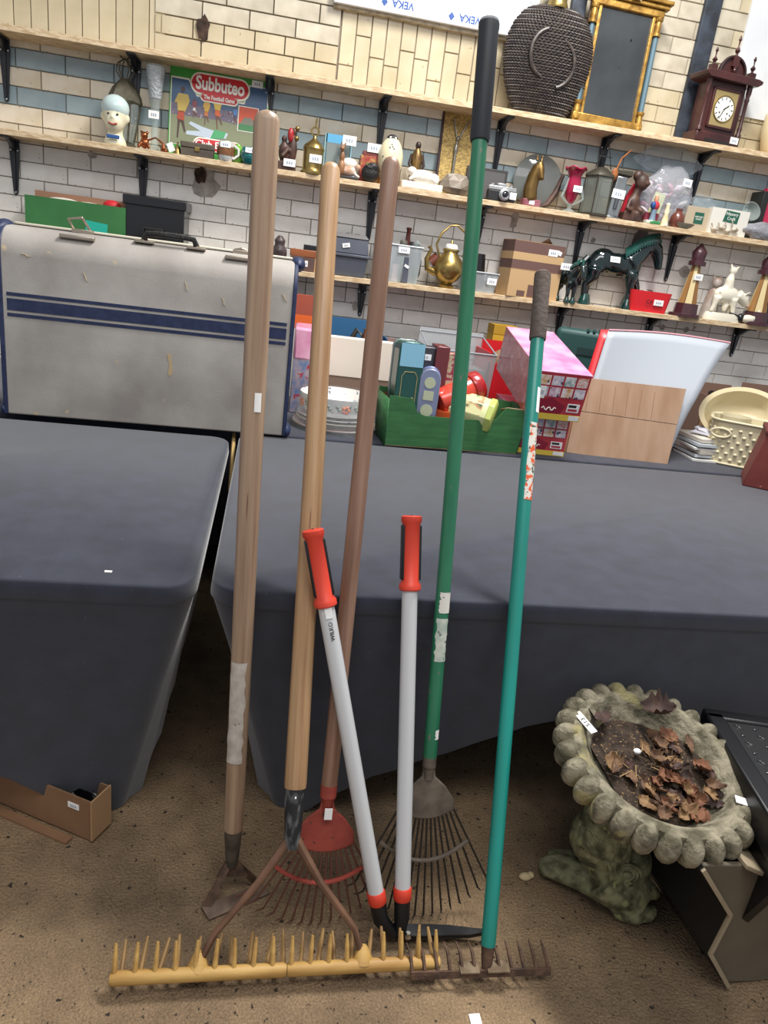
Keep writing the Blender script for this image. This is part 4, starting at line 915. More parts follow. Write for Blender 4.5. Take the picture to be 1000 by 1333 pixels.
# little glass showcase
t, w, h = on_shelf(2, 'display_case', 'small pale blue glazed display case behind the brown kangaroo ornament', 'display case', 420, 452, 177, .10)
cb = mat('case_blue', '#8fb2bb', .5); MB().box(-w / 2, w / 2, .03, .035, 0, h).build('back_panel', mat('case_back', '#6b7e84', .6), t)
for x in (-w / 2, w / 2): MB().box(x - .006, x + .006, -.03, .035, 0, h).build('side_post', cb, t)
MB().box(-w / 2, w / 2, -.03, .035, h - .04, h).build('top_rail', mat('case_sky', '#5ba7cf', .5), t); MB().box(-w / 2, w / 2, -.03, .035, 0, .02).build('bottom_rail', cb, t); MB().box(-w / 2, w / 2, -.03, -.028, .02, h - .04).build('pane', glass, t)
t, w, h = on_shelf(2, 'card_house', 'white and blue picture card behind the dog figurines', 'card', 430, 462, 205, .075)
MB().prism([(-.06, 0), (.06, 0), (.06, .04), (.03, .07), (-.03, .072), (-.06, .05)], 0, .004).build('card', mat('card_blue', '#6aa6d2', .6, col2='#e8ecee', scale=18), t)
t, w, h = on_shelf(2, 'kangaroo_ornament', 'upright tan kangaroo ornament with a label by the display case', 'ornament', 437, 449, 190, .03)
MB().ell((0, 0, .05), (.02, .02, .04)).ell((0, 0, .10), (.014, .013, .03)).ell((-.004, -.006, .14), (.013, .015, .013)).tube([(-.006, 0, .15), (-.01, 0, .172)], .005, 6).tube([(.006, 0, .15), (.012, 0, .17)], .005, 6).tube([(.01, .01, .02), (.05, .01, .01)], [.010, .004], 8).build('body', mat('tan_glaze', '#9a6f4c', .4, col2='#7c5338', scale=20), t, remesh=.004); price(t, .03, .005, .182, .07, .045)
t, w, h = on_shelf(2, 'dog_figurine', 'brown and white dogs figurine on a dark base left of the egg', 'figurine', 440, 466, 212, .035)
MB().box(-w / 2, w / 2, -.035, .03, 0, .014).build('base', mat('dark_base', '#3a3330', .5), t, bevel=.003)
MB().ell((.0, 0, .04), (.045, .02, .024)).ell((.045, -.01, .062), (.016, .014, .016)).tube([(-.03, 0, .03), (-.05, -.01, .012)], .008, 8).tube([(.03, -.01, .03), (.055, -.02, .014)], .008, 8).build('dog', mat('dog_tan', '#b58463', .45, col2='#e3d8cb', scale=22), t, remesh=.004)
MB().ell((.0, .012, .078), (.042, .018, .026)).build('white_dog', mat('white_dog', '#e6e2da', .4), t)
# red tin temple box
t, w, h = on_shelf(2, 'red_ornate_tin', 'ornate red and gold tin behind the dark pouch, left of the egg', 'tin', 466, 491, 193, .09)
rg = mat('red_gold_print', '#9d3a33', .4, col2='#b98c55', scale=30, contrast=(.5, .65)); MB().box(-w / 2, w / 2, -.03, .03, 0, .13).build('box', rg, t, bevel=.003); MB().box(-w / 2 + .01, w / 2 - .01, -.03, .03, .131, .15).build('lid', mat('dull_red', '#7c3b34', .5), t)
MB().box(-.022, .022, -.034, -.03, .04, .10).build('panel', brass, t); price(t, .012, -.034, .168, .07, .042)
t, w, h = on_shelf(2, 'dark_pouch', 'black crumpled leather pouch in front of the red tin', 'pouch', 469, 492, 218, .03)
MB().ell((0, 0, .045), (.048, .03, .045)).ell((.01, -.01, .075), (.03, .02, .022)).tube([(-.03, -.02, .08), (-.005, -.026, .065), (.02, -.02, .085)], .006, 6).build('body', mat('black_leather', '#191919', .5, bump=.4, scale=60), t, remesh=.005)
# egg
t, w, h = on_shelf(2, 'decorated_egg', 'large cream speckled egg with a black cap on the second shelf', 'egg', 491, 517, 183, .055)
MB().lathe([(.05, 0), (.052, .02), (.04, .035)], 20).build('stand', mat('orange_stand', '#b5793b', .4), t)
MB().ell((0, 0, .128), (.066, .066, .105), 26, 18).build('shell', mat('cream_egg', '#e6dbb4', .35, coat=.3), t)
MB().ell((0, 0, .222), (.030, .030, .022), 16, 8).build('cap', mat('ink_black'), t)
for s in (-1, 1): MB().ell((s * .013, -.024, .226), (.007, .005, .005), 8, 5).build('cap_spot', WHITE(), t)
for i, (x, z) in enumerate(((-.015, .175), (0, .18), (.006, .17), (-.005, .19), (-.045, .13), (-.02, .09), (.0, .10), (-.035, .08))):
    y = -.0665 * math.sqrt(max(0, 1 - (x / .066) ** 2 - ((z - .128) / .105) ** 2)); MB().ell((x, y, z), .004, 6, 4).build('speckle', mat('eye_dark'), t)
# african statue
t, w, h = on_shelf(2, 'brass_statuette', 'slim dark and brass robed statuette behind the white lamb', 'figurine', 528, 547, 180, .08)
MB().lathe([(.042, 0), (.034, .05), (.028, .12), (.032, .16), (.02, .185), (.012, .20)], 16).build('robe', mat('statue_bronze', '#8a6b3d', .4, .6, col2='#4d3a26', scale=22), t)
MB().ell((0, 0, .215), (.015, .016, .02)).tube([(-.028, 0, .17), (-.04, -.01, .12), (-.02, -.02, .10)], .008, 8).tube([(.028, 0, .17), (.04, -.01, .12), (.02, -.02, .10)], .008, 8).build('head_and_arms', mat('statue_dark', '#33261f', .4), t)
# white lamb
t, w, h = on_shelf(2, 'lamb_ornament', 'white pottery lamb lying on a plain slab', 'ornament', 521, 574, 222, .035)
whm = mat('white_bisque', '#e9e2d4', .5); MB().box(-w / 2, w / 2, -.03, .03, 0, .035).build('slab', whm, t, bevel=.004)
MB().ell((0, 0, .065), (.07, .028, .035)).ell((-.06, -.008, .085), (.026, .02, .022)).tube([(.05, -.015, .06), (.08, -.02, .042)], .012, 8).tube([(-.04, -.02, .06), (-.075, -.025, .042)], .010, 8).ell((.06, .0, .06), (.035, .026, .03)).build('lamb', whm, t, remesh=.005)
# panel with crucifix
t, w, h = on_shelf(2, 'crucifix_panel', 'tall gold patterned panel with a silver crucifix figure on the second shelf', 'panel', 566, 606, 134, .125)
t.rotation_euler = (rad(-6), rad(0), 0); h = .44; w = .185
MB().box(-w / 2, w / 2, 0, .014, 0, h).build('board', mat('dark_plum_board', '#3a2328', .6), t, bevel=.002)
MB().box(-w / 2 + .012, w / 2 - .006, -.003, 0, 0, h - .015).build('gold_mesh', mat('gold_cloth', '#bfa260', .5, .3, col2='#8d7440', scale=150, contrast=(.42, .58), stretch=(.6, 1, 1.2)), t)
sil = mat('aged_silver', '#8f8a80', .35, .7)
MB().tube([(-.005, -.012, .03), (-.004, -.014, .19), (.0, -.014, .28)], [.006, .008, .006], 8).tube([(.0, -.012, .27), (-.03, -.012, .38)], .0045, 6).tube([(.0, -.012, .27), (.05, -.012, .38)], .0045, 6).ell((.002, -.018, .285), (.011, .01, .014)).ell((-.003, -.014, .235), (.012, .009, .03)).build('figure', sil, t)
MB().box(.015, .065, -.004, .014, h - .02, h).build('fixing_strip', mat('grey_strip', '#9b948c', .5), t)
# rock crystal
t, w, h = on_shelf(2, 'rock_crystal', 'rough grey brown rock crystal in front of the gold panel', 'rock', 571, 613, 232, .035)
rnd = random.Random(8); mb = MB(); mb.ell((0, 0, .045), (.095, .045, .05), 9, 5); mb.v = [(x * rnd.uniform(.8, 1.15), y * rnd.uniform(.8, 1.15), max(0, z * rnd.uniform(.85, 1.2))) for x, y, z in mb.v]; mb.build('rock', mat('smoky_quartz', '#8d8172', .3, col2='#6d6355', scale=14), t, smooth=False)
t, w, h = on_shelf(2, 'dark_picture', 'small dark framed plaque behind the camera', 'plaque', 603, 655, 219, .12)
MB().box(-w / 2, w / 2, 0, .012, 0, h).build('frame', mat('dark_frame', '#3c3a3a', .5), t, bevel=.003); MB().box(-w / 2 + .015, w / 2 - .015, -.002, 0, .015, h - .015).build('face', mat('slate_face', '#5d5b5c', .35), t)
# camera
t, w, h = on_shelf(2, 'film_camera', 'black and silver film camera with a price label on the second shelf', 'camera', 633, 668, 245, .03)
w = .155; cs = mat('camera_silver', '#b7b9ba', .35, .6)
MB().box(-w / 2, w / 2, -.02, .02, 0, .055).build('body', mat('camera_black', '#1e1f22', .55), t, bevel=.006); MB().box(-w / 2, w / 2, -.02, .02, .055, .075).box(-.03, .02, -.018, .018, .075, .09).build('top_plate', cs, t, bevel=.003)
MB().lathe([(.03, 0), (.03, .012), (.026, .014), (.026, .026), (.020, .028), (.018, .020)], 22, mtx=T(.012, -.02, .035) @ RX(90)).build('lens_barrel', cs, t); MB().lathe([(.018, .018), (.012, .024), (.003, .026)], 18, mtx=T(.012, -.02, .035) @ RX(90)).build('lens', mat('lens_dark', '#171b24', .05, coat=1), t)
for x in (-.055, .05): MB().lathe([(.010, .075), (.010, .086)], 12, mtx=T(x, 0, 0)).build('dial', cs, t)
price(t, .062, -.024, .035, .04, .035, rz=15, marks=False)
# horse head bookend on plinth and round glass plaque
t, w, h = on_shelf(2, 'glass_plaque', 'round smoked glass plaque on a curved stand behind the brass horse head', 'plaque', 672, 718, 205, .115)
MB().lathe([(.135, -.004), (.14, 0), (.135, .004)], 40, mtx=T(0, .02, .14) @ RX(84)).build('disc', mat('smoked_glass', '#8b8f8d', .08, trans=.5), t); MB().tube([(.02, -.02, .01), (.07, 0, .03), (.11, .01, .10), (.14, .02, .19)], [.010, .014, .016, .010], 8).build('stand', dkw, t)
t, w, h = on_shelf(2, 'horse_head_bust', 'brass horse head bust on a red block', 'bust', 676, 702, 203, .04)
MB().box(-.05, .05, -.03, .03, 0, .035).build('plinth', mat('red_block', '#7d3d45', .5, col2='#9a626a', scale=14), t, bevel=.003)
hb = MB().tube([(-.005, 0, .03), (-.012, 0, .09), (-.005, -.005, .15), (.008, -.012, .20)], [.040, .038, .034, .028], 12).tube([(.010, -.012, .215), (.020, -.028, .18), (.026, -.04, .145)], [.024, .021, .014], 12).tube([(.0, 0, .225), (-.002, 0, .262)], [.009, .003], 6).tube([(.022, 0, .225), (.028, 0, .26)], [.009, .003], 6).ell((.028, -.042, .142), (.014, .013, .014))
hb.build('head', mat('aged_brass', '#8a6f43', .35, .8, col2='#6d542f', scale=12), t, remesh=.006); price(t, .0, -.031, .018, .03, .02, marks=False)
# cranberry vase
t, w, h = on_shelf(2, 'cranberry_vase', 'cranberry red glass vase with clear trailing and frilled rim', 'vase', 728, 751, 217, .055)
cv = mat('cranberry_glass', '#a01540', .1, coat=.7, col2='#c8481f', scale=6, contrast=(.55, .8))
MB().lathe([(.012, .045), (.028, .07), (.040, .11), (.040, .15), (.034, .185), (.05, .215), (.058, .22)], 24).build('body', cv, t)
MB().lathe([(.04, 0), (.036, .008), (.012, .02), (.014, .045)], 18).build('foot', glass, t)
MB().tube([(.056 * cos(2 * pi * i / 30), .056 * sin(2 * pi * i / 30), .22 + .006 * sin(5 * 2 * pi * i / 30)) for i in range(31)], .005, 6).build('frilled_rim', cv, t)
for s in (-1, 1): MB().tube([(s * .036, -.012, .17), (s * .05, -.02, .11), (s * .062, -.02, .075), (s * .045, -.02, .06), (s * .012, -.01, .04)], [.005, .007, .008, .007, .006], 7).build('trailing', glass, t)
price(t, .012, -.046, .118, .05, .032)
# hexagonal glass lantern
t, w, h = on_shelf(2, 'glass_lantern', 'hexagonal dark glazed lantern with a tall black wire loop', 'lantern', 752, 791, 176, .07)
lbm = mat('lantern_bronze', '#4a463c', .5, .5); R = w / 2
MB().lathe([(R * 1.02, 0), (R * 1.02, .012)], 6).build('base', lbm, t)
for i in range(6):
    a = 2 * pi * i / 6; a2 = 2 * pi * (i + 1) / 6; r2 = R * .92
    MB().tube([(R * cos(a) * .96, R * sin(a) * .96, .01), (r2 * cos(a), r2 * sin(a), .20)], .004, 6).build('post', lbm, t)
    MB().add([(R * .95 * cos(a), R * .95 * sin(a), .012), (R * .95 * cos(a2), R * .95 * sin(a2), .012), (r2 * cos(a2), r2 * sin(a2), .20), (r2 * cos(a), r2 * sin(a), .20)], [(0, 1, 2, 3)]).build('pane', mat('lantern_glass', '#c3c9bf', .08, trans=.78), t)
MB().lathe([(R * 1.0, .20), (R * .96, .21), (R * .35, .245), (.018, .25)], 6).build('roof', lbm, t)
MB().tube([(-.045, -.01, .245), (0, -.01, .39), (.045, -.01, .245)], .0032, 6).box(-.04, .04, -.012, -.008, .30, .306).build('wire_loop', mat('ink_black'), t)
MB().ell((.05, -.06, .215), (.02, .012, .032)).tube([(.055, -.06, .24), (.075, -.055, .30), (.13, -.03, .35)], .004, 6).build('hanging_charm', mat('rust_charm', '#a5622d', .7, col2='#7c4620', scale=40), t)
# metal plane
t, w, h = on_shelf(2, 'nail_plane', 'silver metal bodied tool standing on end with a white label', 'tool', 786, 804, 205, .04)
t.rotation_euler = (0, rad(4), rad(-10)); sv = mat('brushed_metal', '#a9adaf', .3, .8, col2='#8b9092', scale=12)
MB().box(-.045, .045, -.03, .03, 0, .008).build('foot', sv, t, bevel=.002); MB().frus((-.034, .034, -.024, .024), (-.03, .03, -.02, .02), .008, .215).build('body', sv, t, bevel=.006)
MB().lathe([(.012, 0), (.012, .05)], 10, mtx=T(0, -.024, .05)).build('slot', mat('slot_dark', '#4a4f55', .5), t); MB().box(-.05, .05, -.02, .04, .22, .25).build('top_bracket', lbm, t, bevel=.006); price(t, .0, -.026, .125, .07, .045)
# red packet, wooden figure, toy bag
t, w, h = on_shelf(2, 'red_packet', 'red and white printed packet behind the wooden figure', 'packet', 803, 824, 227, .08)
t.rotation_euler = (0, rad(6), 0); MB().prism([(-.04, 0), (.03, 0), (.045, .18), (.035, .22), (-.01, .20), (-.035, .12)], 0, .02).build('packet', mat('packet_red', '#c3283a', .4, col2='#ece1da', scale=9, contrast=(.58, .64)), t)
t, w, h = on_shelf(2, 'wooden_figure', 'dark carved wooden seated figure with a big head', 'figurine', 806, 835, 224, .03)
MB().box(-.06, .05, -.03, .03, 0, .045).ell((-.005, 0, .09), (.036, .03, .055)).tube([(-.005, 0, .13), (.01, 0, .17)], .02, 10).ell((.018, -.004, .20), (.04, .034, .045)).ell((.04, -.03, .195), (.016, .012, .014)).ell((-.01, .0, .23), (.03, .026, .03)).tube([(-.03, -.01, .11), (-.05, -.03, .06), (-.02, -.035, .05)], .012, 8).tube([(.02, -.015, .07), (.045, -.03, .05)], .014, 8).build('body', dkw, t, remesh=.006)
t, w, h = on_shelf(2, 'toy_bag', 'crumpled clear bag full of pink and white toys', 'bag', 822, 892, 195, .085)
film = mat('clear_film', '#e4e6ec', .12, trans=.70, bump=1, scale=20, bscale=28, spec=.9)
def crumple(c, r, sd, amp=.25, seg=26, rings=18):
    mb = MB().ell((0, 0, 0), 1, seg, rings); mb.v = [(c[0] + r[0] * x * (1 + amp * mnoise.noise(Vector((x * 2 + sd, y * 2, z * 2)))), c[1] + r[1] * y * (1 + amp * mnoise.noise(Vector((x * 2, y * 2 + sd, z * 2)))), max(0.001, c[2] + r[2] * z * (1 + amp * mnoise.noise(Vector((x * 2, y * 2, z * 2 + sd)))))) for x, y, z in mb.v]; return mb
crumple((0, 0, .15), (w * .47, .055, .16), 3).build('film', film, t, fix=False)
crumple((-.02, .02, .33), (w * .5, .03, .09), 8, .5).build('film_top', mat('loose_film', '#e9eef2', .12, trans=.9, bump=1, scale=20, bscale=28, spec=.9), t, fix=False)
rnd = random.Random(5); cols = ['#c48a9a', '#e2d4d8', '#8c3f56', '#d9cfd6', '#a7899b', '#e9e6e4', '#6d4a60', '#c9b9c4']
for i in range(34):
    x, y, z = rnd.uniform(-.36, .36) * w, rnd.uniform(-.03, .03), rnd.uniform(.03, .25); z = min(z, .27 - abs(x) * .6)
    MB().ell((0, 0, 0), (rnd.uniform(.015, .035), .014, rnd.uniform(.008, .018)), 8, 5, mtx=T(x, y, z) @ RY(rnd.uniform(-60, 60))).build('toy', mat('toy_' + cols[i % 8][1:], cols[i % 8], .4), t)
price(t, .085, -.052, .235, .055, .04, ry=4, rz=4)
t, w, h = on_shelf(2, 'yellow_card', 'pale lime card standing behind the small soldier', 'card', 837, 852, 240, .05); MB().box(-.03, .035, 0, .003, .04, .17, mtx=RY(10)).build('card', mat('lime_card', '#dfe9a8', .6), t); MB().box(-.035, .045, -.006, .01, .0, .06).build('red_book', mat('maroon_card', '#7d2c3c', .6), t)
t, w, h = on_shelf(2, 'toy_soldier', 'small red and blue painted toy soldier on a green and white base', 'toy', 837, 858, 264, .02)
MB().box(-.04, .045, -.02, .02, 0, .018).build('base', mat('toy_base', '#d9dccc', .5, col2='#3f8a52', scale=14, contrast=(.52, .56)), t, bevel=.003); MB().lathe([(.018, .018), (.014, .05), (.018, .075)], 10).build('legs', mat('toy_grey', '#7c93a5', .5), t); MB().ell((0, 0, .095), (.026, .018, .026)).build('coat', mat('toy_red', '#c4313f', .5), t); MB().ell((-.014, -.006, .095), (.016, .015, .022)).build('sash', mat('toy_blue', '#284a84', .5), t)
MB().lathe([(.008, .115), (.012, .125), (.011, .145), (.004, .15)], 10).build('head', mat('toy_skin', '#e0a98a', .5), t)
t, w, h = on_shelf(2, 'yellow_figurine', 'cream and yellow little figurine in front of the toy bag', 'figurine', 858, 870, 266, .02)
MB().lathe([(.022, 0), (.018, .03), (.012, .06), (.016, .075), (.010, .095), (.013, .11), (.005, .12)], 12).build('body', mat('cream_yellow', '#dccb95', .45, col2='#e8e2cf', scale=30), t)
t, w, h = on_shelf(2, 'brown_dish', 'grey boat shaped dish at the front of the second shelf', 'dish', 876, 902, 290, .015)
MB().lathe([(.02, 0), (.045, .012), (.06, .028), (.054, .028), (.03, .012)], 20, 1.1, .5).build('dish', mat('grey_dish', '#8f8a7c', .5), t)
t, w, h = on_shelf(2, 'brown_jug', 'little brown glazed jug leaning on the toy bag', 'jug', 868, 890, 272, .035); MB().lathe([(.025, 0), (.042, .03), (.038, .06), (.018, .085), (.02, .10)], 16).build('body', mat('brown_glaze', '#6b392c', .25, coat=.4), t)
# small cartons
t, w, h = on_shelf(2, 'beige_carton', 'beige carton with a green printed square behind the bird ornaments', 'carton', 889, 925, 270, .06, rz=rad(-4))
MB().box(-w / 2, w / 2, 0, .06, 0, h).build('box', mat('beige_card', '#b3a58d', .7), t, bevel=.001); gsq = mat('carton_green', '#1f5a48', .5)
MB().box(-.035, .02, -.0015, 0, .04, .10).build('green_square', gsq, t); lettering('HISTORY\nCRAFT', .012, lw, t, T(-.0075, -.0018, .07) @ FRONT)
crumple((0, .03, h + .02), (w * .45, .03, .05), 12, .6).build('film', mat('loose_film'), t, fix=False)
t, w, h = on_shelf(2, 'white_carton', 'white carton with a green printed square beside the red book', 'carton', 921, 968, 273, .03, rz=rad(-2))
MB().box(-w / 2, w / 2, 0, .05, 0, h).build('box', mat('white_card', '#dcd9cf', .6), t, bevel=.001); MB().prism([(-.04, .07), (.05, .065), (.055, .125), (-.03, .13)], -.0015, 0).build('green_square', gsq, t); lettering('History\nCraft', .024, lw, t, T(.008, -.0018, .10) @ FRONT)
for i, x in enumerate((-.08, -.04, .0, .04)):
    MB().ell((x, -.015, .022 + .012 * (i % 2)), (.022, .010, .012)).tube([(x - .015, -.015, .03), (x - .03, -.015, .05 + .01 * i)], .004, 6).build('bird_ornament', mat('bird_white', '#d8cdbb', .5, col2='#8a7c68', scale=40), t)
t, w, h = on_shelf(2, 'black_book', 'thin black spined book standing against the red book', 'book', 975, 982, 232, .08); MB().box(-w / 2, w / 2, -.03, .09, 0, .26).build('cover', mat('black_cover', '#1f2220', .5), t, bevel=.002)
t, w, h = on_shelf(2, 'red_book', 'bright red book with white lettering at the right end of the second shelf', 'book', 982, 1035, 236, .07); MB().box(-w / 2, w / 2, -.0, .04, .06, .28).build('cover', mat('crimson_cover', '#c22f52', .45), t, bevel=.002); lettering('T', .07, lw, t, T(-.045, -.0012, .225) @ FRONT); MB().box(-w / 2, w / 2, .0, .04, 0, .058).build('lower_volume', mat('grey_cover', '#6b6663', .5), t)
t, w, h = on_shelf(2, 'wrapped_ornaments', 'bundle of dark ornaments in clear wrap below the red book', 'bundle', 966, 1020, 285, .03); crumple((0, 0, .045), (w * .5, .04, .05), 5, .4).build('film', mat('shiny_film', '#a9aab0', .15, trans=.3, bump=1, scale=20, bscale=40), t, fix=False)
t, w, h = on_shelf(2, 'glass_dish', 'clear ribbed glass dish standing on edge by the red book', 'dish', 954, 972, 262, .09); MB().lathe([(.03, 0), (.05, .02), (.055, .05), (.05, .05), (.03, .012)], 16, mtx=T(0, 0, .13) @ RX(70)).box(-.01, .01, -.02, .02, 0, .1).build('dish', glass, t)
# ------------------------------------------------------------------ third shelf
gcard = mat('green_card', '#3a7a41', .6, col2='#2f6a38', scale=6); kraft = mat('kraft_card', '#a3795f', .8)
def carton(n, name, label, xl, xr, yt, dep, M, inner, dy, group=None, rz=0):
    t, w, h = on_shelf(n, name, label, 'carton', xl, xr, yt, dy, group, rz)
    for a, b, c, d in ((-w / 2, w / 2, 0, .004), (-w / 2, w / 2, dep - .004, dep)): MB().box(a, b, c, d, 0, h).build('side_panel', M, t)
    for x in (-w / 2, w / 2 - .004): MB().box(x, x + .004, .004, dep - .004, 0, h).build('end_panel', M, t)
    MB().box(-w / 2, w / 2, 0, dep, 0, .004).build('bottom_panel', inner, t); return t, w, h
t, w, h = carton(3, 'green_carton', 'open green carton with a red bow behind the suitcase', 34, 163, 262, .15, gcard, kraft, .02)
MB().box(-w / 2 + .02, w / 2 - .02, .10, .146, h, h + .03).build('back_flap', kraft, t); MB().box(w * .08, w * .30, -.0015, 0, .03, h * .62, mtx=RY(5)).build('turquoise_note', mat('turquoise_paper', '#1fb09a', .6), t)
MB().ell((w * .34, .06, h), (.045, .03, .03)).build('red_bow', mat('bow_red', '#c9202c', .5), t); MB().ell((-w * .15, .06, h - .02), (.10, .04, .03)).ell((w * .1, .07, h - .025), (.09, .04, .03)).build('paper_packing', mat('packing_paper', '#d3cdc2', .8), t)
t, w, h = on_shelf(3, 'deed_box', 'black lidded metal deed box behind the suitcase handle', 'box', 160, 240, 252, .02, rz=rad(-3))
bm_ = mat('black_japanned', '#14151a', .3, coat=.4); h = h * .93
MB().box(-w / 2 + .006, w / 2 - .006, .004, .16, 0, h - .02).build('body', bm_, t, bevel=.004); MB().box(-w / 2 - .004, w / 2 + .004, -.004, .168, h - .045, h).build('lid', bm_, t, bevel=.004)
MB().tube([(-.05, -.008, .12), (-.05, -.016, .085), (.05, -.016, .085), (.05, -.008, .12), (-.05, -.008, .12)], .005, 6).build('handle', bm_, t)
t, w, h = on_shelf(3, 'old_tray', 'worn flat cream wooden tray behind the suitcase rim', 'tray', 215, 330, 315, .03); MB().box(-w / 2, w / 2, 0, .16, .0, .012).box(-w / 2, w / 2, 0, .008, .0, .045).box(-w / 2, w / 2, .152, .16, 0, .045).build('tray', mat('worn_cream_wood', '#cbbf9f', .7, col2='#a6987a', scale=20), t, bevel=.002)
t, w, h = on_shelf(3, 'dark_idol', 'small dark carved idol beside the hoe handle', 'figurine', 352, 372, 294, .06)
MB().lathe([(.035, 0), (.038, .03), (.03, .06), (.036, .09), (.026, .12), (.03, .14), (.012, .165)], 14).ell((-.03, -.01, .08), (.012, .012, .03)).ell((.03, -.01, .08), (.012, .012, .03)).build('body', mat('dark_idol_wood', '#3b3130', .4, col2='#57494a', scale=25), t, remesh=.005)
t, w, h = on_shelf(3, 'brown_wooden_box', 'small brown wooden box with an orange lid left of the toolbox', 'box', 377, 409, 325, .03); MB().box(-w / 2, w / 2, 0, .08, 0, h * .65).build('body', mat('brown_box_wood', '#5b4540', .5), t, bevel=.002); MB().box(-w / 2 - .003, w / 2 + .003, -.002, .085, h * .66, h).build('lid', mat('orange_wood_lid', '#9a5a35', .4, col2='#7c4428', scale=14, stretch=(.3, 1, 1)), t, bevel=.003); price(t, .02, -.0015, .04, .016, .03)
t, w, h = on_shelf(3, 'spectacle_case', 'black case lying on the brown boxes by the toolbox', 'case', 398, 416, 320, .10); MB().box(-.06, .05, -.02, .02, h * .55, h).box(-.05, .04, -.018, .018, 0, h * .55).build('case', bm_, t, bevel=.004); price(t, .03, -.022, h * .75, .022, .012, marks=False)
t, w, h = on_shelf(3, 'pine_box', 'little pine box beside the second leaning handle', 'box', 408, 424, 332, .03); MB().box(-w / 2, w / 2, 0, .07, 0, h * .88).build('body', mat('pine', '#b78e5c', .6), t, bevel=.002); MB().box(-w / 2, w / 2, 0, .07, h * .89, h).build('lid', mat('grey_lid', '#9a8d7d', .6), t)
# toolbox
t, w, h = on_shelf(3, 'toolbox', 'grey plastic toolbox with a hinged lid on the third shelf', 'toolbox', 427, 476, 300, .025, rz=rad(-4)); tg = mat('slate_plastic', '#4a4f5b', .5, col2='#555a66', scale=6); tg2 = mat('grey_plastic_lid', '#6d6c6c', .5)
h = h * .93
MB().frus((-w / 2 + .01, w / 2 - .01, .01, .14), (-w / 2, w / 2, 0, .15), 0, h * .46).build('body', tg, t, bevel=.005); MB().box(-w / 2 - .008, w / 2 + .012, -.008, .158, h * .46, h * .53).build('rim', tg, t, bevel=.004); MB().frus((-w / 2, w / 2, 0, .15), (-w / 2 + .008, w / 2 - .008, .01, .14), h * .53, h * .90).build('lid', tg, t, bevel=.006)
MB().frus((-w / 2 + .004, w / 2 - .004, .004, .146), (-w / 2 + .02, w / 2 - .02, .03, .14), h * .90, h).build('tray_top', tg2, t, bevel=.004); MB().box(-.03, -.005, .04, .10, h, h + .002).box(.02, .05, .04, .10, h, h + .002).build('recess', bm_, t); price(t, -.02, -.0005, h * .72, .04, .022, ry=-12)
# clear box of bottles
clearp = mat('clear_plastic', '#cfd6da', .2, trans=.55, spec=.6)
def clear_box(t, w, d, h, taper=.9, M=None):
    M = M or clearp
    for (a, b, c, e) in ((-1, 1, 0, 0), (-1, 1, 1, 1)):
        y0 = d * c; yb = y0 + (.01 if c == 0 else -.01); MB().add([(-w / 2 * taper, yb, 0), (w / 2 * taper, yb, 0), (w / 2, y0, h), (-w / 2, y0, h)], [(0, 1, 2, 3)]).build('side_panel', M, t)
    for s in (-1, 1): MB().add([(s * w / 2 * taper, .01, 0), (s * w / 2 * taper, d - .01, 0), (s * w / 2, d, h), (s * w / 2, 0, h)], [(0, 1, 2, 3)]).build('end_panel', M, t)
    MB().box(-w / 2 * taper, w / 2 * taper, .01, d - .01, .001, .003).build('bottom_panel', M, t)
    MB().tube([(-w / 2, 0, h), (w / 2, 0, h), (w / 2, d, h), (-w / 2, d, h), (-w / 2, 0, h)], .005, 6).build('rim', mat('clear_rim', '#aeb6bc', .3, trans=.2), t)
t, w, h = on_shelf(3, 'plastic_tub', 'clear plastic tub of bottles and jars between two leaning handles', 'tub', 487, 545, 318, .02); clear_box(t, w, .15, h * .97); price(t, .02, -.004, h * .86, .062, .032); price(t, .045, -.002, h * .45, .026, .014, ry=25, marks=False)
tubz = t.location.copy(); tw, th = w, h
def inbox(name, label, cat, dx, dy, dz=.004): return thing(name, label, cat, (tubz.x + dx, tubz.y + dy, tubz.z + dz))
k = inbox('beer_bottle', 'brown glass bottle standing up in the clear tub', 'bottle', .045, .07); MB().lathe([(.028, 0), (.03, .02), (.03, .15), (.014, .20), (.012, .27), (.015, .275), (.015, .285)], 16).build('body', mat('brown_glass', '#4a1d14', .1, coat=.6), k)
k = inbox('glass_jar', 'clear glass jar with a silver lid in the clear tub', 'jar', .02, .035); MB().lathe([(.03, 0), (.034, .03), (.034, .16), (.02, .19)], 16).build('body', glass, k); MB().lathe([(.02, .19), (.022, .20), (.02, .215)], 14).build('lid', sil, k)
k = inbox('dark_kettle', 'dark bowl shaped pot in the clear tub', 'pot', .085, .085); MB().lathe([(.03, 0), (.055, .05), (.055, .12), (.035, .20), (.03, .215)], 16).build('body', mat('dark_pot', '#2a2b2d', .35), k)
k = inbox('glass_stopper', 'cut glass stopper decanter in the clear tub', 'decanter', .095, .03); MB().lathe([(.022, 0), (.03, .08), (.014, .15), (.012, .19), (.022, .205), (.004, .225)], 12).build('body', glass, k)
k = inbox('grey_canister', 'slate grey canister seen through the front of the clear tub', 'canister', .04, .045, .005); k.location.y -= .018; MB().lathe([(.028, 0), (.028, .13)], 16).build('body', mat('slate_plastic'), k)
k = inbox('pink_packet', 'pink and white packet seen through the clear tub', 'packet', -.01, .016, .005); MB().box(-.02, .02, -.004, .004, 0, .09).build('packet', mat('pink_pack', '#d9a4a4', .5, col2='#eeeae8', scale=12), k)
k = inbox('steel_cup', 'upright grey metal cup at the left end of the clear tub', 'cup', -.085, .07); MB().lathe([(.03, 0), (.036, .22), (.032, .225), (.028, .02)], 16).build('body', mat('grey_metal_cup', '#8d8e8c', .35, .5), k)
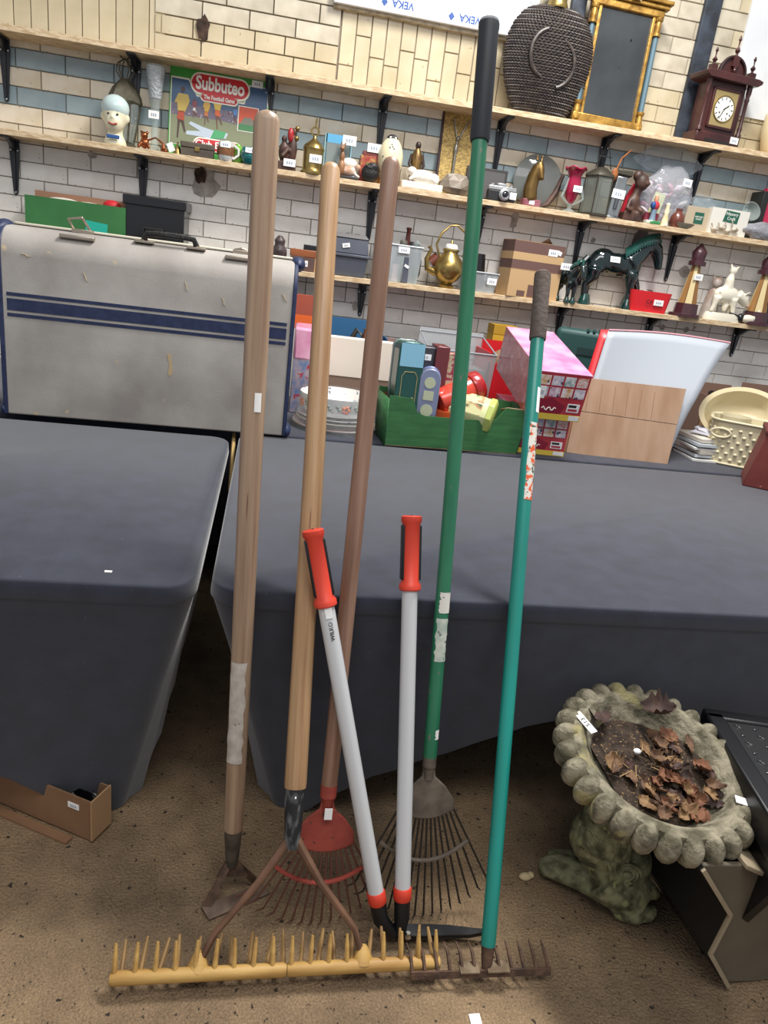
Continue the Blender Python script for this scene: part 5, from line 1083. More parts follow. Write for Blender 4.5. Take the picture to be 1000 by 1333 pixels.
# brass kettle
t, w, h = on_shelf(3, 'brass_kettle', 'round brass kettle with a tall scrolled handle on the third shelf', 'kettle', 560, 600, 328, .06); 
MB().lathe([(.042, 0), (.045, .012), (.03, .022), (.062, .05), (.085, .09), (.085, .12), (.066, .155), (.042, .18), (.04, .195)], 28).build('body', brass, t)
MB().lathe([(.046, .195), (.046, .203), (.02, .215), (.006, .225), (.010, .24), (.003, .252)], 20).build('lid', brass, t); MB().lathe([(.036, .205), (.038, .212), (.03, .23), (.02, .232)], 16).build('white_cap', WHITE(), t)
MB().tube([(-.07, 0, .075), (-.12, 0, .09), (-.13, 0, .14), (-.11, 0, .19), (-.125, 0, .205)], [.022, .016, .013, .010, .010], 10).build('spout', brass, t)
MB().tube([(-.06, 0, .16), (-.085, 0, .22), (-.065, 0, .28), (-.02, 0, .325), (.02, 0, .33), (.07, 0, .295), (.09, 0, .24), (.07, 0, .17)], [.007, .006, .007, .005, .005, .007, .006, .007], 8).build('handle', brass, t)
MB().tube([(-.1, .03, .12), (-.06, .03, .155)], [.03, .034], 12).build('second_pot', mat('brown_glaze', '#6b392c', .25, coat=.4), t)
t, w, h = on_shelf(3, 'small_plastic_tub', 'small clear tub of black items behind the green rake handle', 'tub', 598, 646, 352, .02); clear_box(t, w, .10, h * .9, .85); price(t, .07, -.003, h * .55, .055, .035)
for i in range(6): MB().ell((-.06 + .026 * i, .04 + .02 * (i % 2), .04 + .018 * (i % 3)), (.028, .022, .024), 10, 6).build('black_item', bm_, t)
t, w, h = on_shelf(3, 'black_pot', 'round black pot on the small clear tub behind the green rake', 'pot', 600, 626, 330, .10); MB().lathe([(.03, .0), (.06, .03), (.065, .09), (.05, h)], 20).build('body', bm_, t)
# brown carton with bands
t, w, h = on_shelf(3, 'cardboard_carton', 'tall brown cardboard carton with purple brown printed bands', 'carton', 657, 726, 317, .015, rz=rad(9))
kc = mat('kraft_tan', '#c3a276', .75); pb = mat('plum_brown_print', '#6b5049', .7); h = h * 1.0
for z0, z1, M in ((0, .50, kc), (.50, .665, pb), (.665, .80, kc), (.80, 1, pb)):
    MB().box(-w / 2, w / 2, 0, .004, h * z0, h * z1).build('front_panel', M, t); MB().box(-w / 2, -w / 2 + .004, .004, .15, h * z0, h * z1).build('end_panel', M, t); MB().box(w / 2 - .004, w / 2, .004, .15, h * z0, h * z1).build('end_panel', M, t)
MB().box(-w / 2, w / 2, .146, .15, 0, h).build('back_panel', kc, t); MB().box(-w / 2, w / 2 - .08, .0, .15, h, h + .003).build('top_flap', mat('kraft_dark', '#a2825f', .8), t); MB().add([(w / 2 - .1, .14, h), (w / 2, .14, h), (w / 2 - .06, .10, h + .04)], [(0, 1, 2)]).build('lifted_flap', mat('brown_cardboard'), t, solid=.003)  # darker kraft tone for the top flap and tape line
for x, zz in ((-.075, .12), (-.01, .24)): MB().box(x - .025, x + .025, -.001, 0, .005, h * zz).build('printed_block', pb, t)
MB().box(-w / 2, w / 2, -.0006, .0, h * .495, h * .505).build('tape_line', mat('kraft_dark'), t); price(t, .085, -.001, h * .86, .06, .035); price(t, .125, -.001, h * .87, .026, .022, ry=20, marks=False)
# pottery horses
glz = mat('black_teal_glaze', '#0b1014', .08, coat=1, col2='#0f2a2c', scale=4); tealg = mat('teal_glaze', '#1d5a50', .12, coat=.8, col2='#0d2b2a', scale=14)
def horse(t, s, raised):
    b = MB()
    b.ell((-.17, 0, .62), (.21, .15, .19)).ell((.05, 0, .60), (.24, .15, .17)).ell((.27, 0, .60), (.17, .14, .20)).ell((-.28, 0, .57), (.12, .13, .17))
    b.tube([(.24, 0, .64), (.36, 0, .78), (.46, 0, .90), (.55, 0, .96)], [.17, .135, .11, .09], 14).tube([(.54, 0, .95), (.62, 0, .88), (.68, 0, .76), (.71, 0, .66), (.72, 0, .61)], [.095, .10, .078, .06, .058], 14)
    b.tube([(.57, .04, 1.0), (.585, .045, 1.07)], [.03, .01], 6).tube([(.57, -.04, 1.0), (.585, -.045, 1.07)], [.03, .01], 6)
    for y in (-.075, .075):
        o = .05 if y > 0 else -.04
        b.tube([(-.30, y, .52), (-.27 + o, y, .38), (-.36 + o, y, .27), (-.345 + o, y, .10), (-.33 + o, y, .03)], [.12, .088, .055, .048, .05], 10)
    b.tube([(.30, -.08, .52), (.29, -.08, .36), (.31, -.08, .24), (.30, -.08, .10), (.31, -.08, .03)], [.10, .07, .055, .048, .05], 10)
    if raised: b.tube([(.34, .08, .52), (.44, .09, .40), (.50, .09, .31), (.44, .09, .18), (.40, .09, .11)], [.10, .075, .058, .048, .05], 10)
    else: b.tube([(.33, .08, .52), (.34, .08, .36), (.35, .08, .24), (.35, .08, .10), (.36, .08, .03)], [.10, .07, .055, .048, .05], 10)
    b.v = [(x * s, y * s, z * s) for x, y, z in b.v]; b.build('body', glz, t, remesh=.022 * s)
    for i in range(13):
        u = i / 12; x = .16 + .42 * u; z = .82 + .24 * sin(u * 1.5)
        mb = MB().tube([(x + .02, .02, z + .0), (x - .005, -.06, z + .005), (x - .03, -.115, z - .055), (x - .035, -.13, z - .12)], [.035, .042, .03, .010], 8); mb.v = [(a * s, c * s, d * s) for a, c, d in mb.v]; mb.build('mane', tealg, t)
    mb = MB().tube([(.58, -.02, 1.04), (.63, -.03, .99), (.655, -.03, .92)], [.03, .03, .012], 8); mb.v = [(a * s, c * s, d * s) for a, c, d in mb.v]; mb.build('forelock', tealg, t)
    mb = MB().tube([(-.40, 0, .66), (-.46, 0, .58), (-.47, 0, .40), (-.45, 0, .25)], [.04, .05, .05, .02], 8); mb.v = [(a * s, c * s, d * s) for a, c, d in mb.v]; mb.build('tail', glz, t)
    for x, y, z in ((-.37, -.075, .055), (-.28, .075, .055), (.31, -.08, .055)) + (((.38, .09, .09),) if raised else ((.36, .08, .055),)):
        mb = MB().lathe([(.085, -.053), (.08, -.02), (.066, .03), (.05, .09)], 12, mtx=T(x, y, z)); mb.v = [(a * s, c * s, d * s) for a, c, d in mb.v]; mb.build('hoof_feather', tealg, t)
t, w, h = on_shelf(3, 'horse_figure', 'large glossy black pottery shire horse with a teal mane', 'horse figure', 741, 830, 330, .105); horse(t, .395, True); price(t, -.02, -.062, .262, .06, .032, rx=-14)
t, w, h = on_shelf(3, 'horse_figure', 'small glossy black pottery foal behind the large horse', 'horse figure', 719, 745, 340, .075, rz=rad(-72)); t.location.x -= .01; horse(t, .215, False); price(t, .05, -.05, .19, .065, .036, rz=72)
# red tub
t, w, h = on_shelf(3, 'red_plastic_tub', 'bright red open plastic tub with a white label in front of the horse', 'tub', 819, 871, 374, .01); rp = mat('bright_red_plastic', '#d0222b', .35)
h = h * .82; mb = MB()
for z, k_, r in ((0, .86, .02), (h, 1, .03), (h, .97, .03), (.006, .82, .02)):
    n = 0
    for cx, cy, a0 in ((1, 1, 0), (-1, 1, 90), (-1, -1, 180), (1, -1, 270)):
        for i in range(6):
            a = rad(a0 + 18 * i); mb.v.append((cx * (w / 2 * k_ - r) + r * cos(a), .06 + cy * (.055 * k_ - r * .6) + r * .6 * sin(a), z)); n += 1
for j in range(3):
    for i in range(24): k2 = (i + 1) % 24; mb.f.append((j * 24 + i, j * 24 + k2, (j + 1) * 24 + k2, (j + 1) * 24 + i))
mb.f.append(tuple(reversed(range(24)))); mb.f.append(tuple(range(72, 96)))
mb.build('tub', rp, t, ang=50); price(t, .045, .0005, h * .5, .06, .032); lettering('CA', .03, mat('ink_black'), t, T(-.012, -.0005, h * .5) @ FRONT)
MB().ell((-.02, .06, h * .85), (.03, .025, .02)).build('white_item', WHITE(), t); MB().tube([(.0 + .03 * cos(i), .06, h * .95 + .012 * sin(i)) for i in range(7)], .003, 5).build('cable', bm_, t)
# lighthouse lamps
oak = mat('oak_strip', '#a67a48', .5, col2='#8d6236', scale=9, stretch=(3, 3, .4)); pal = mat('pale_strip', '#d3c08f', .5); plum = mat('plum_wood', '#43232b', .4, coat=.3)
def lighthouse(label, xl, xr, yt):
    t, w, h = on_shelf(3, 'wooden_lighthouse', label, 'lighthouse', xl, xr, yt, .055, 'wooden lighthouse models'); R = w / 2; h = .40
    MB().lathe([(R, 0), (R, .016), (R * .8, .02)], 24).build('base', plum, t); MB().lathe([(R * .78, .018), (R * .72, .075)], 8).build('plinth', plum, t)
    for i in range(8):
        a = 2 * pi * i / 8 + .39; M = pal if i % 2 else oak; r0, r1 = R * .60, R * .26
        MB().prism([(-.40, 0), (.40, 0), (.40, 1), (-.40, 1)], 0, 1)
        vs = []
        for z, r in ((.075, r0), (.29, r1)):
            for da in (-.36, .36): vs += [(r * cos(a + da), r * sin(a + da), z), (r * .6 * cos(a + da), r * .6 * sin(a + da), z)]
        MB().add(vs, [(0, 2, 6, 4), (1, 3, 7, 5), (0, 1, 5, 4), (2, 3, 7, 6), (4, 6, 7, 5), (0, 2, 3, 1)]).build('stave', M, t)
    MB().lathe([(R * .22, .07), (R * .15, .30)], 10).build('core', mat('dark_frame'), t)
    MB().lathe([(R * .55, .288), (R * .55, .31), (R * .40, .315), (R * .46, .36), (R * .40, .37), (.004, .41)], 8).build('lantern_room', plum, t); return t
t = lighthouse('wooden striped lighthouse model beside the red tub', 872, 908, 318); price(t, .005, -.042, .225, .055, .035, marks=True)
lighthouse('wooden striped lighthouse model at the right end, behind the white bird', 961, 998, 330)
# white cow and horse group
t, w, h = on_shelf(3, 'white_animal_group', 'white pottery bull with a standing figure on an oval base', 'figurine', 914, 963, 344, .05); ivory = mat('ivory_glaze', '#e8e2cf', .25, coat=.4, specks=('#a79a86', 20, .70))
MB().lathe([(w / 2, 0), (w / 2, .012), (w / 2 * .96, .03), (w / 2 * .9, .045)], 30, 1, .4).build('base', ivory, t)
b = MB().ell((-.01, 0, .15), (.085, .036, .05)).tube([(.06, 0, .16), (.11, 0, .13), (.135, 0, .105)], [.035, .03, .02], 10).ell((.115, 0, .145), (.02, .03, .018)).tube([(.10, -.03, .17), (.12, -.05, .185)], [.008, .003], 6).tube([(.10, .03, .17), (.12, .05, .185)], [.008, .003], 6)
for x, y, dx in ((-.075, -.02, -.02), (-.06, .02, .01), (.035, -.02, .015), (.05, .02, -.005)): b.tube([(x, y, .13), (x + dx * .4, y, .085), (x + dx, y, .042)], [.024, .016, .013], 8)
b.ell((.0, 0, .085), (.02, .02, .03)); b.tube([(-.01, 0, .19), (-.012, 0, .235), (-.008, 0, .26)], [.028, .026, .016], 10).ell((-.004, 0, .285), (.024, .018, .024)).tube([(.012, 0, .30), (.03, 0, .315)], [.01, .004], 6).tube([(-.02, .0, .30), (-.03, 0, .325)], [.01, .004], 6)
b.build('animals', ivory, t, remesh=.006); MB().ell((.137, -.008, .102), (.012, .014, .012)).build('nose', mat('nose_tan', '#c29a86', .4), t)
t, w, h = on_shelf(3, 'grey_cat_figure', 'grey and tan pottery cats behind the white bull', 'figurine', 905, 935, 335, .13); ctm = mat('grey_cat', '#b9b2ac', .4, col2='#a08372', scale=14)
MB().lathe([(.05, 0), (.05, .06), (.04, .12), (.03, .17)], 14).ell((.0, -.01, .21), (.032, .03, .034)).tube([(-.02, 0, .23), (-.026, 0, .262)], [.011, .003], 6).tube([(.02, 0, .23), (.026, 0, .262)], [.011, .003], 6).build('body', ctm, t, remesh=.006)
t, w, h = on_shelf(3, 'white_bird', 'small white bird ornament at the right end of the third shelf', 'ornament', 963, 985, 384, .012); MB().ell((-.01, 0, .028), (.045, .026, .026)).tube([(.02, 0, .035), (.045, 0, .075)], [.018, .010], 8).ell((.048, 0, .082), (.014, .012, .012)).build('body', ivory, t, remesh=.005)
t, w, h = on_shelf(3, 'black_headset', 'coil of black cable and headphones behind the white bull head', 'cable', 944, 966, 385, .03); MB().tube([(.04 * cos(a * .5), .02 * sin(a * .5), .02 + .03 * abs(sin(a * .25))) for a in range(26)], .004, 6).ell((.03, -.01, .03), (.024, .02, .026)).build('coil', bm_, t)
t, w, h = on_shelf(3, 'black_radio', 'black gadget at the frame edge beside the white bird', 'gadget', 988, 1025, 380, .02); MB().box(-w / 2, w / 2, 0, .05, 0, h * .7).lathe([(.02, 0), (.02, .006)], 14, mtx=T(-.04, 0, .03) @ RX(90)).build('body', bm_, t, bevel=.005)
# ------------------------------------------------------------------ things on the back table
def on_table(name, label, cat, pl, pr, yt, group=None, z=None):
    """pl, pr: the two front foot corners as seen; yt: top edge as seen above the left foot"""
    z = TZ if z is None else z
    a, b = Zp(*pl, z), Zp(*pr, z); d = b - a; rz = math.atan2(d.y, d.x)
    h = zat(a.x, a.y, yt) - z
    return thing(name, label, cat, a + Vector((0, 0, .001)), rz, group), d.length, h
# plates in wrap
pc = Vector((.325, 3.176, 0))
chn = mat('floral_china', '#e9e7e2', .2, coat=.4, specks=('#8d93a0', 34, .62)); org = mat('orange_flower', '#cf5a2c', .5, col2='#e08a4c', scale=40); lead = mat('leaf_grey_green', '#7d8a7c', .5)
def plate_(z, R, label, M, deep=0, nm='dinner_plate'):
    t = thing(nm, label, 'plate', (pc.x, pc.y + .05, TZ + z), 0, 'stack of wrapped china')
    if deep: MB().lathe([(R * .6, 0), (R * .86, .012), (R * .97, deep * .5), (R, deep), (R * .97, deep), (R * .90, deep * .45), (R * .5, .02)], 44).build('dish', M, t)
    else: MB().lathe([(R * .6, 0), (R * .65, .004), (R, .018), (R, .022), (R * .62, .010)], 44).build('dish', M, t)
    return t
plate_(.002, .197, 'wide pink brown china plate at the bottom of the wrapped stack', mat('pink_rim_china', '#b98a7c', .25, coat=.4, col2='#e4d8cf', scale=14))
plate_(.028, .182, 'white plate with a gold rim, second from the bottom of the wrapped stack', mat('gold_white_china', '#ded8c8', .25, coat=.4))
plate_(.043, .178, 'white flowered plate in the middle of the wrapped stack', chn)
t = plate_(.060, .170, 'deep white flowered bowl with orange blooms on top of the wrapped stack', chn, .095, 'serving_bowl')
for i in range(12):
    a = rad(195 + 14 * i)
    for j in range(5):
        g = 2 * pi * j / 5; o = MB().ell((.166 * cos(a) + .012 * cos(g) * -sin(a), .166 * sin(a) + .012 * cos(g) * cos(a), .052 + .012 * sin(g)), (.009, .009, .008), 7, 5).build('flower', org if i % 3 == 0 else lead, t) if (i % 3 == 0 or j < 2) else None
t = thing('stretch_wrap', 'clear plastic wrap around the stack of china', 'wrap', (pc.x, pc.y + .05, TZ + .001)); MB().lathe([(.203, .0), (.200, .03), (.184, .07), (.176, .155), (.170, .162)], 40, cap=False).build('film', mat('wrap_film', '#eef0f2', .15, trans=.86, bump=1, scale=14, bscale=22, spec=.9), t)
# pink wrapped puzzle pile by the suitcase
pinkf = mat('pink_film', '#dd7fae', .3, col2='#efb6d0', scale=9, coat=.4); collage = mat('toy_collage', '#b9a3a8', .35, col2='#5f7fae', scale=24, specks=('#b8313c', 30, .58), coat=.4)
t = thing('wrapped_box', 'pink topped wrapped box between the suitcase and the china', 'box', (.118, 3.44, TZ + .001), rad(-2))
MB().box(0, .13, 0, .26, 0, .26).build('box', collage, t, bevel=.004); MB().box(-.002, .132, -.003, .262, .255, .405).build('pink_wrap', pinkf, t, bevel=.012)
t = thing('orange_book', 'upright orange and red book beside the suitcase edge', 'book', (.185, 3.86, TZ + .001)); MB().box(-.06, .05, 0, .05, 0, .36).build('lower_cover', mat('cream_cover', '#d3d3c0', .5), t); MB().box(-.06, .05, -.001, .051, .36, .43).build('orange_band', mat('orange_cover', '#e5682a', .5), t); MB().box(-.06, .05, -.001, .051, .43, .53).build('red_band', mat('rust_cover', '#a5503c', .5), t)
# blue crate
a, b = Zp(415, 470, TZ), Zp(490, 478, TZ)
t = thing('blue_crate', 'blue plastic crate holding old tools below the third shelf', 'crate', (.245, 3.74, TZ + .001), rad(0)); bc = mat('crate_blue', '#2f648f', .5)
for y in (0, .26): MB().box(0, .36, y, y + .006, 0, .31 if y == 0 else .43).build('side_panel', bc, t)
for x in (0, .354): MB().box(x, x + .006, 0, .26, 0, .37).build('end_panel', bc, t)
MB().box(0, .36, 0, .26, 0, .006).build('bottom_panel', bc, t); MB().box(-.008, .368, -.01, .0, .285, .32).build('rim', bc, t, bevel=.003); bcl = t.location
t = thing('old_pliers', 'old dark tools poking up out of the blue crate', 'tools', (bcl.x + .19, bcl.y + .12, TZ + .008)); MB().tube([(-.05, 0, .05), (-.02, 0, .30), (.02, 0, .38), (.06, 0, .35), (.08, 0, .22)], .014, 8).box(-.08, .10, -.05, .05, 0, .26).build('tool', mat('tool_dark', '#4a453f', .5, .4), t); MB().tube([(.06, -.02, .22), (.075, -.02, .39)], .02, 8).build('wood_handle', mat('handle_brown', '#8d5a42', .5), t)
# cream board box behind the plates
t = thing('cream_box', 'long cream cardboard box standing behind the wrapped china', 'box', (.21, 3.50, TZ + .001), rad(-2)); wcb = Yp(516, 470, 3.50).x - .21
MB().box(0, wcb, 0, .08, .19, .375).build('box', mat('cream_board', '#e9ddcf', .6), t, bevel=.002); MB().box(0, wcb, .003, .077, 0, .19).build('base', mat('brown_board', '#8a7262', .7), t)
# brown and clear boxes at the back
t = thing('brown_tray', 'brown plastic tray behind the third leaning handle', 'tray', (.62, 3.86, TZ + .001)); MB().box(0, .20, 0, .18, 0, .34).box(-.008, .208, -.008, .188, .32, .345).build('tray', mat('brown_plastic', '#7a5a55', .5), t, bevel=.006)
t = thing('bag_of_wood', 'clear bag of wooden pieces behind the teal tin', 'bag', (.72, 3.74, TZ + .001)); crumple((0, 0, .17), (.13, .09, .19), 4, .3).build('film', film, t, fix=False)
for i in range(8): MB().box(-.03, .03, -.02, .02, -.015, .015, mtx=T(-.08 + .024 * i, .02 * (i % 3 - 1), .16 + .04 * (i % 4)) @ RZ(33 * i) @ RX(20 * i)).build('wood_piece', mat('tan_blocks', '#b58651', .6), t)
t = thing('clear_lidded_box', 'large clear plastic box with pale rim behind the tins', 'box', (.98, 3.60, TZ + .001)); clear_box(t, .36, .32, .36, .92); MB().tube([(-.18, .0, .36), (-.18, .3, .42), (.18, .3, .42), (.18, 0, .36)], .004, 6).build('lid_edge', mat('clear_rim'), t); MB().box(-.18, .18, .3, .303, .3, .44).build('open_lid', mat('cloudy_lid', '#dfe3e6', .3, trans=.6), t)
price(t, -.08, -.012, .32, .08, .04); MB().box(-.15, .15, .05, .25, .01, .27).build('contents', mat('grey_contents', '#6d6a70', .6, col2='#8b7a6d', scale=14), t)
MB().tube([(.02, .05, .30), (.02, .05, .50)], .006, 6).ell((.02, .05, .44), (.014, .014, .03), 8, 6).build('paint_brush', mat('brush_pale', '#e0d2b8', .6), t)
t = thing('red_crate', 'red plastic crate of balls behind the wrapped red boxes', 'crate', (1.13, 3.62, TZ + .001)); 
for y in (0, .30): MB().box(0, .36, y, y + .008, 0, .32 + (.09 if y else 0)).build('side_panel', rp, t)
for x in (0, .352): MB().box(x, x + .008, 0, .30, 0, .37).build('end_panel', rp, t)
MB().box(0, .36, 0, .30, 0, .006).build('bottom_panel', rp, t); price(t, .12, -.002, .29, .07, .03); rcl = t.location
t = thing('brown_ball', 'brown ball shaped item in the red crate', 'ball', (rcl.x + .12, rcl.y + .13, TZ + .01)); MB().ell((0, 0, .29), (.085, .085, .085)).box(-.06, .06, -.06, .06, 0, .24).build('ball', mat('tan_ball', '#8d6f55', .6), t)
t = thing('black_ball', 'black item in the red crate', 'ball', (rcl.x + .26, rcl.y + .17, TZ + .01)); MB().ell((0, 0, .31), (.07, .08, .09)).box(-.05, .05, -.05, .05, 0, .24).build('ball', bm_, t)
t = thing('yellow_box', 'yellow cardboard box behind the wrapped red boxes', 'box', (1.24, 3.98, TZ + .001)); MB().box(0, .14, 0, .12, 0, .46).build('box', mat('yellow_card', '#c9a12f', .6), t, bevel=.002); MB().box(-.002, .142, -.002, .122, .44, .49).build('lid', mat('ochre_card', '#b18b25', .6), t)
# green tray of tins
t, w, h = on_table('green_tray_box', 'green cardboard tray box holding old tins on the table', 'carton', (501, 580), (672, 592), 516)
gt = mat('green_tray_card', '#3b7442', .65, col2='#2d6238', scale=18, stretch=(.4, 1, 3)); gi = mat('tray_inside', '#b6967a', .8); DP = .22; gl0 = t.matrix_basis.copy()
lowz = h * .66
prof = [(0, 0), (w, 0), (w + .03, h * .92), (w * .86, h * .96), (w * .80, lowz + .012), (w * .74, lowz), (w * .26, lowz), (w * .20, lowz + .015), (w * .16, h * .98), (-.005, h * 1.02)]
MB().prism(prof, 0, .004).build('front_panel', gt, t); MB().prism(prof, DP, DP + .004).build('back_panel', gt, t)
for x in (0, w): MB().add([(x, .0, 0), (x, DP, 0), (x + (.03 if x else -.005), DP, h * .95), (x + (.03 if x else -.005), 0, h * .95)], [(0, 1, 2, 3)]).build('end_panel', gt, t, solid=.004)
MB().box(0, w, 0, DP, 0, .004).build('bottom_panel', gi, t)
for x0, x1 in ((.004, w * .16), (w * .87, w + .02)): MB().add([(x0, .004, h * .96), (x1, .004, h * .94), (x1 - .01 if x1 < .2 else x1, .07, h * .80), (x0, .09, h * .84)], [(0, 1, 2, 3)]).build('folded_flap', gi, t, solid=.003)
def in_tray(name, label, cat, lx, ly, rz=0, z=.006): return thing(name, label, cat, gl0 @ Vector((lx, ly, z)), rz)
def rtin(t, W, D, H, r, M, lidM, band=None):
    n = 6; poly = [(cx * (W / 2 - r) + r * cos(rad(a0 + 90 * i / n)), cy * (D / 2 - r) + r * sin(rad(a0 + 90 * i / n))) for cx, cy, a0 in ((1, 1, 0), (-1, 1, 90), (-1, -1, 180), (1, -1, 270)) for i in range(n + 1)]
    MB().prism(poly, 0, H, 'z').build('body', M, t, bevel=.003); p2 = [(x * 1.03, y * 1.03) for x, y in poly]; MB().prism(p2, H * .97, H * 1.03, 'z').build('lid', lidM, t, bevel=.004)
t = in_tray('biscuit_tin', 'tall dark teal tin with gold scroll lines in the green tray box', 'tin', .085, .105, rad(2)); t.rotation_euler = (rad(-3), 0, rad(3))
tt = mat('teal_tin', '#20504b', .3, .3, coat=.3); n = 6
TW, TD, TH = .115, .12, .43
poly = [(-TW / 2, 0), (TW / 2, 0), (TW / 2, TH - .03)] + [(TW / 2 - .03 + .03 * cos(rad(a)), TH - .03 + .03 * sin(rad(a))) for a in (30, 60, 90)] + [(-TW / 2 + .03 - .03 * sin(rad(a)), TH - .03 + .03 * cos(rad(a))) for a in (0, 30, 60)] + [(-TW / 2, TH - .03)]
MB().prism(poly, -TD / 2, TD / 2).build('body', tt, t, bevel=.004); MB().box(-TW / 2 + .008, TW / 2 - .004, -TD / 2 - .0015, -TD / 2, TH * .76, TH - .006).build('sky_panel', mat('tin_sky', '#7fb4cc', .3, coat=.3), t)
gln = mat('gold_line', '#c9b67a', .4, .4); MB().tube([(-.034, -TD / 2 - .001, .13), (-.034, -TD / 2 - .001, .285), (-.022, -TD / 2 - .001, .305), (.022, -TD / 2 - .001, .305), (.034, -TD / 2 - .001, .285), (.034, -TD / 2 - .001, .13)], .0012, 5).build('scroll_line', gln, t)
MB().tube([(.012 + .016 * cos(a * .6), -TD / 2 - .001, .13 + .07 * (a / 24)) for a in range(24)], .0014, 5).tube([(-.01 + .014 * cos(a * .6 + 3), -TD / 2 - .001, .12 + .06 * (a / 24)) for a in range(24)], .0014, 5).build('scroll_line', gln, t)
MB().prism([(x * 1.06, z * 1.012) for x, z in poly], TD / 2 - .012, TD / 2 + .012).build('lid', mat('tin_grey_edge', '#7f8e8c', .35, .5), t, bevel=.003)
t = in_tray('oval_tin', 'oval lilac grey tin standing on edge in the green tray box', 'tin', .185, .085, rad(4)); t.rotation_euler = (rad(-2), 0, rad(-10)); lt = mat('lilac_tin', '#8a93b2', .3, .35, coat=.3)
TH2 = .33
poly = [(-.045, 0), (.045, 0), (.045, TH2 - .045)] + [(.045 * cos(rad(a)), TH2 - .045 + .045 * sin(rad(a))) for a in range(15, 180, 15)] + [(-.045, TH2 - .045)]
MB().prism(poly, -.05, .05).build('body', lt, t, bevel=.004); MB().prism([(x * 1.05, z * 1.01) for x, z in poly], .035, .055).build('lid', mat('lilac_lid', '#6f7aa5', .3, .4), t, bevel=.003)
cm = mat('medallion', '#b9c0a2', .4); 
for z, r in ((.15, .027), (.27, .024)): MB().lathe([(r, 0), (r, .002)], 20, mtx=T(0, -.05, z) @ RX(90)).build('medallion', cm, t)
MB().box(-.022, .022, -.052, -.05, .195, .235).build('medallion', cm, t); MB().box(-.022, .022, -.052, -.05, .075, .11).build('medallion', cm, t)
t = in_tray('maroon_tin', 'maroon edged tin box standing behind the lilac tin', 'tin', .245, .19, rad(0)); MB().box(-.03, .03, -.06, .06, 0, .42).build('body', mat('maroon_tin', '#6a2a30', .35, coat=.3), t, bevel=.004); MB().box(.03, .09, -.05, .05, 0, .39).build('printed_side', mat('floral_print', '#b9a98c', .4, col2='#93304a', scale=40, contrast=(.48, .55)), t)
t = in_tray('silver_tin', 'silver and charcoal tin behind the teal tin', 'tin', .17, .20); MB().box(-.05, .05, -.04, .04, 0, .41).build('body', mat('charcoal_tin', '#4a4850', .35, .3), t, bevel=.006); MB().box(-.051, .051, -.042, .042, .28, .315).build('band', mat('cream_band', '#cfc8b4', .5), t); price(t, 0, -.042, .365, .06, .026)
t = in_tray('red_biscuit_tin', 'round red lidded tin lying on its side in the green tray box', 'tin', .36, .14, z=.235); t.rotation_euler = (0, rad(66), rad(18)); redt = mat('glossy_red_tin', '#c8402c', .25, coat=.5)
MB().lathe([(.055, -.13), (.06, -.12), (.062, .05), (.06, .06)], 30).build('body', redt, t); MB().lathe([(.068, .04), (.070, .045), (.070, .075), (.066, .09), (.05, .092)], 30).build('lid', mat('dark_red_lid', '#a01d1f', .25, coat=.5), t)
t = in_tray('octagonal_tin', 'pale yellow eight sided tin with printed fruit lying in the green tray box', 'tin', .395, .085, z=.165); t.rotation_euler = (0, rad(97), rad(-24)); ye = mat('pale_yellow_tin', '#d6d9a0', .35, coat=.3)
MB().lathe([(.072, -.10), (.076, -.095), (.076, .08), (.072, .085)], 8).build('body', ye, t, bevel=.003); MB().lathe([(.082, .075), (.082, .10), (.07, .108), (.02, .11)], 8).build('lid', mat('lime_rim', '#b9c46a', .35, coat=.3), t, bevel=.003)
for i in range(3):
    MB().box(-.002, .0005, -.026, .026, -.06, .05, mtx=RZ(180 + 22.5 + 45 * (i - 1)) @ T(.0712, 0, 0)).build('printed_panel', mat('fruit_print', '#d3cf98', .5, col2='#b98a63', scale=26, contrast=(.5, .58), specks=('#5a7044', 34, .62)), t)
t = in_tray('orange_tub', 'orange tub edge between the tins', 'tub', .275, .10); MB().lathe([(.04, 0), (.05, .15), (.046, .15)], 20).build('body', mat('orange_tub', '#d05a2b', .4), t)
t = in_tray('brown_jar', 'small brown pot at the left end of the green tray box', 'pot', .02, .19); MB().lathe([(.02, 0), (.024, .10), (.016, .19)], 14).build('body', mat('brown_glaze'), t)
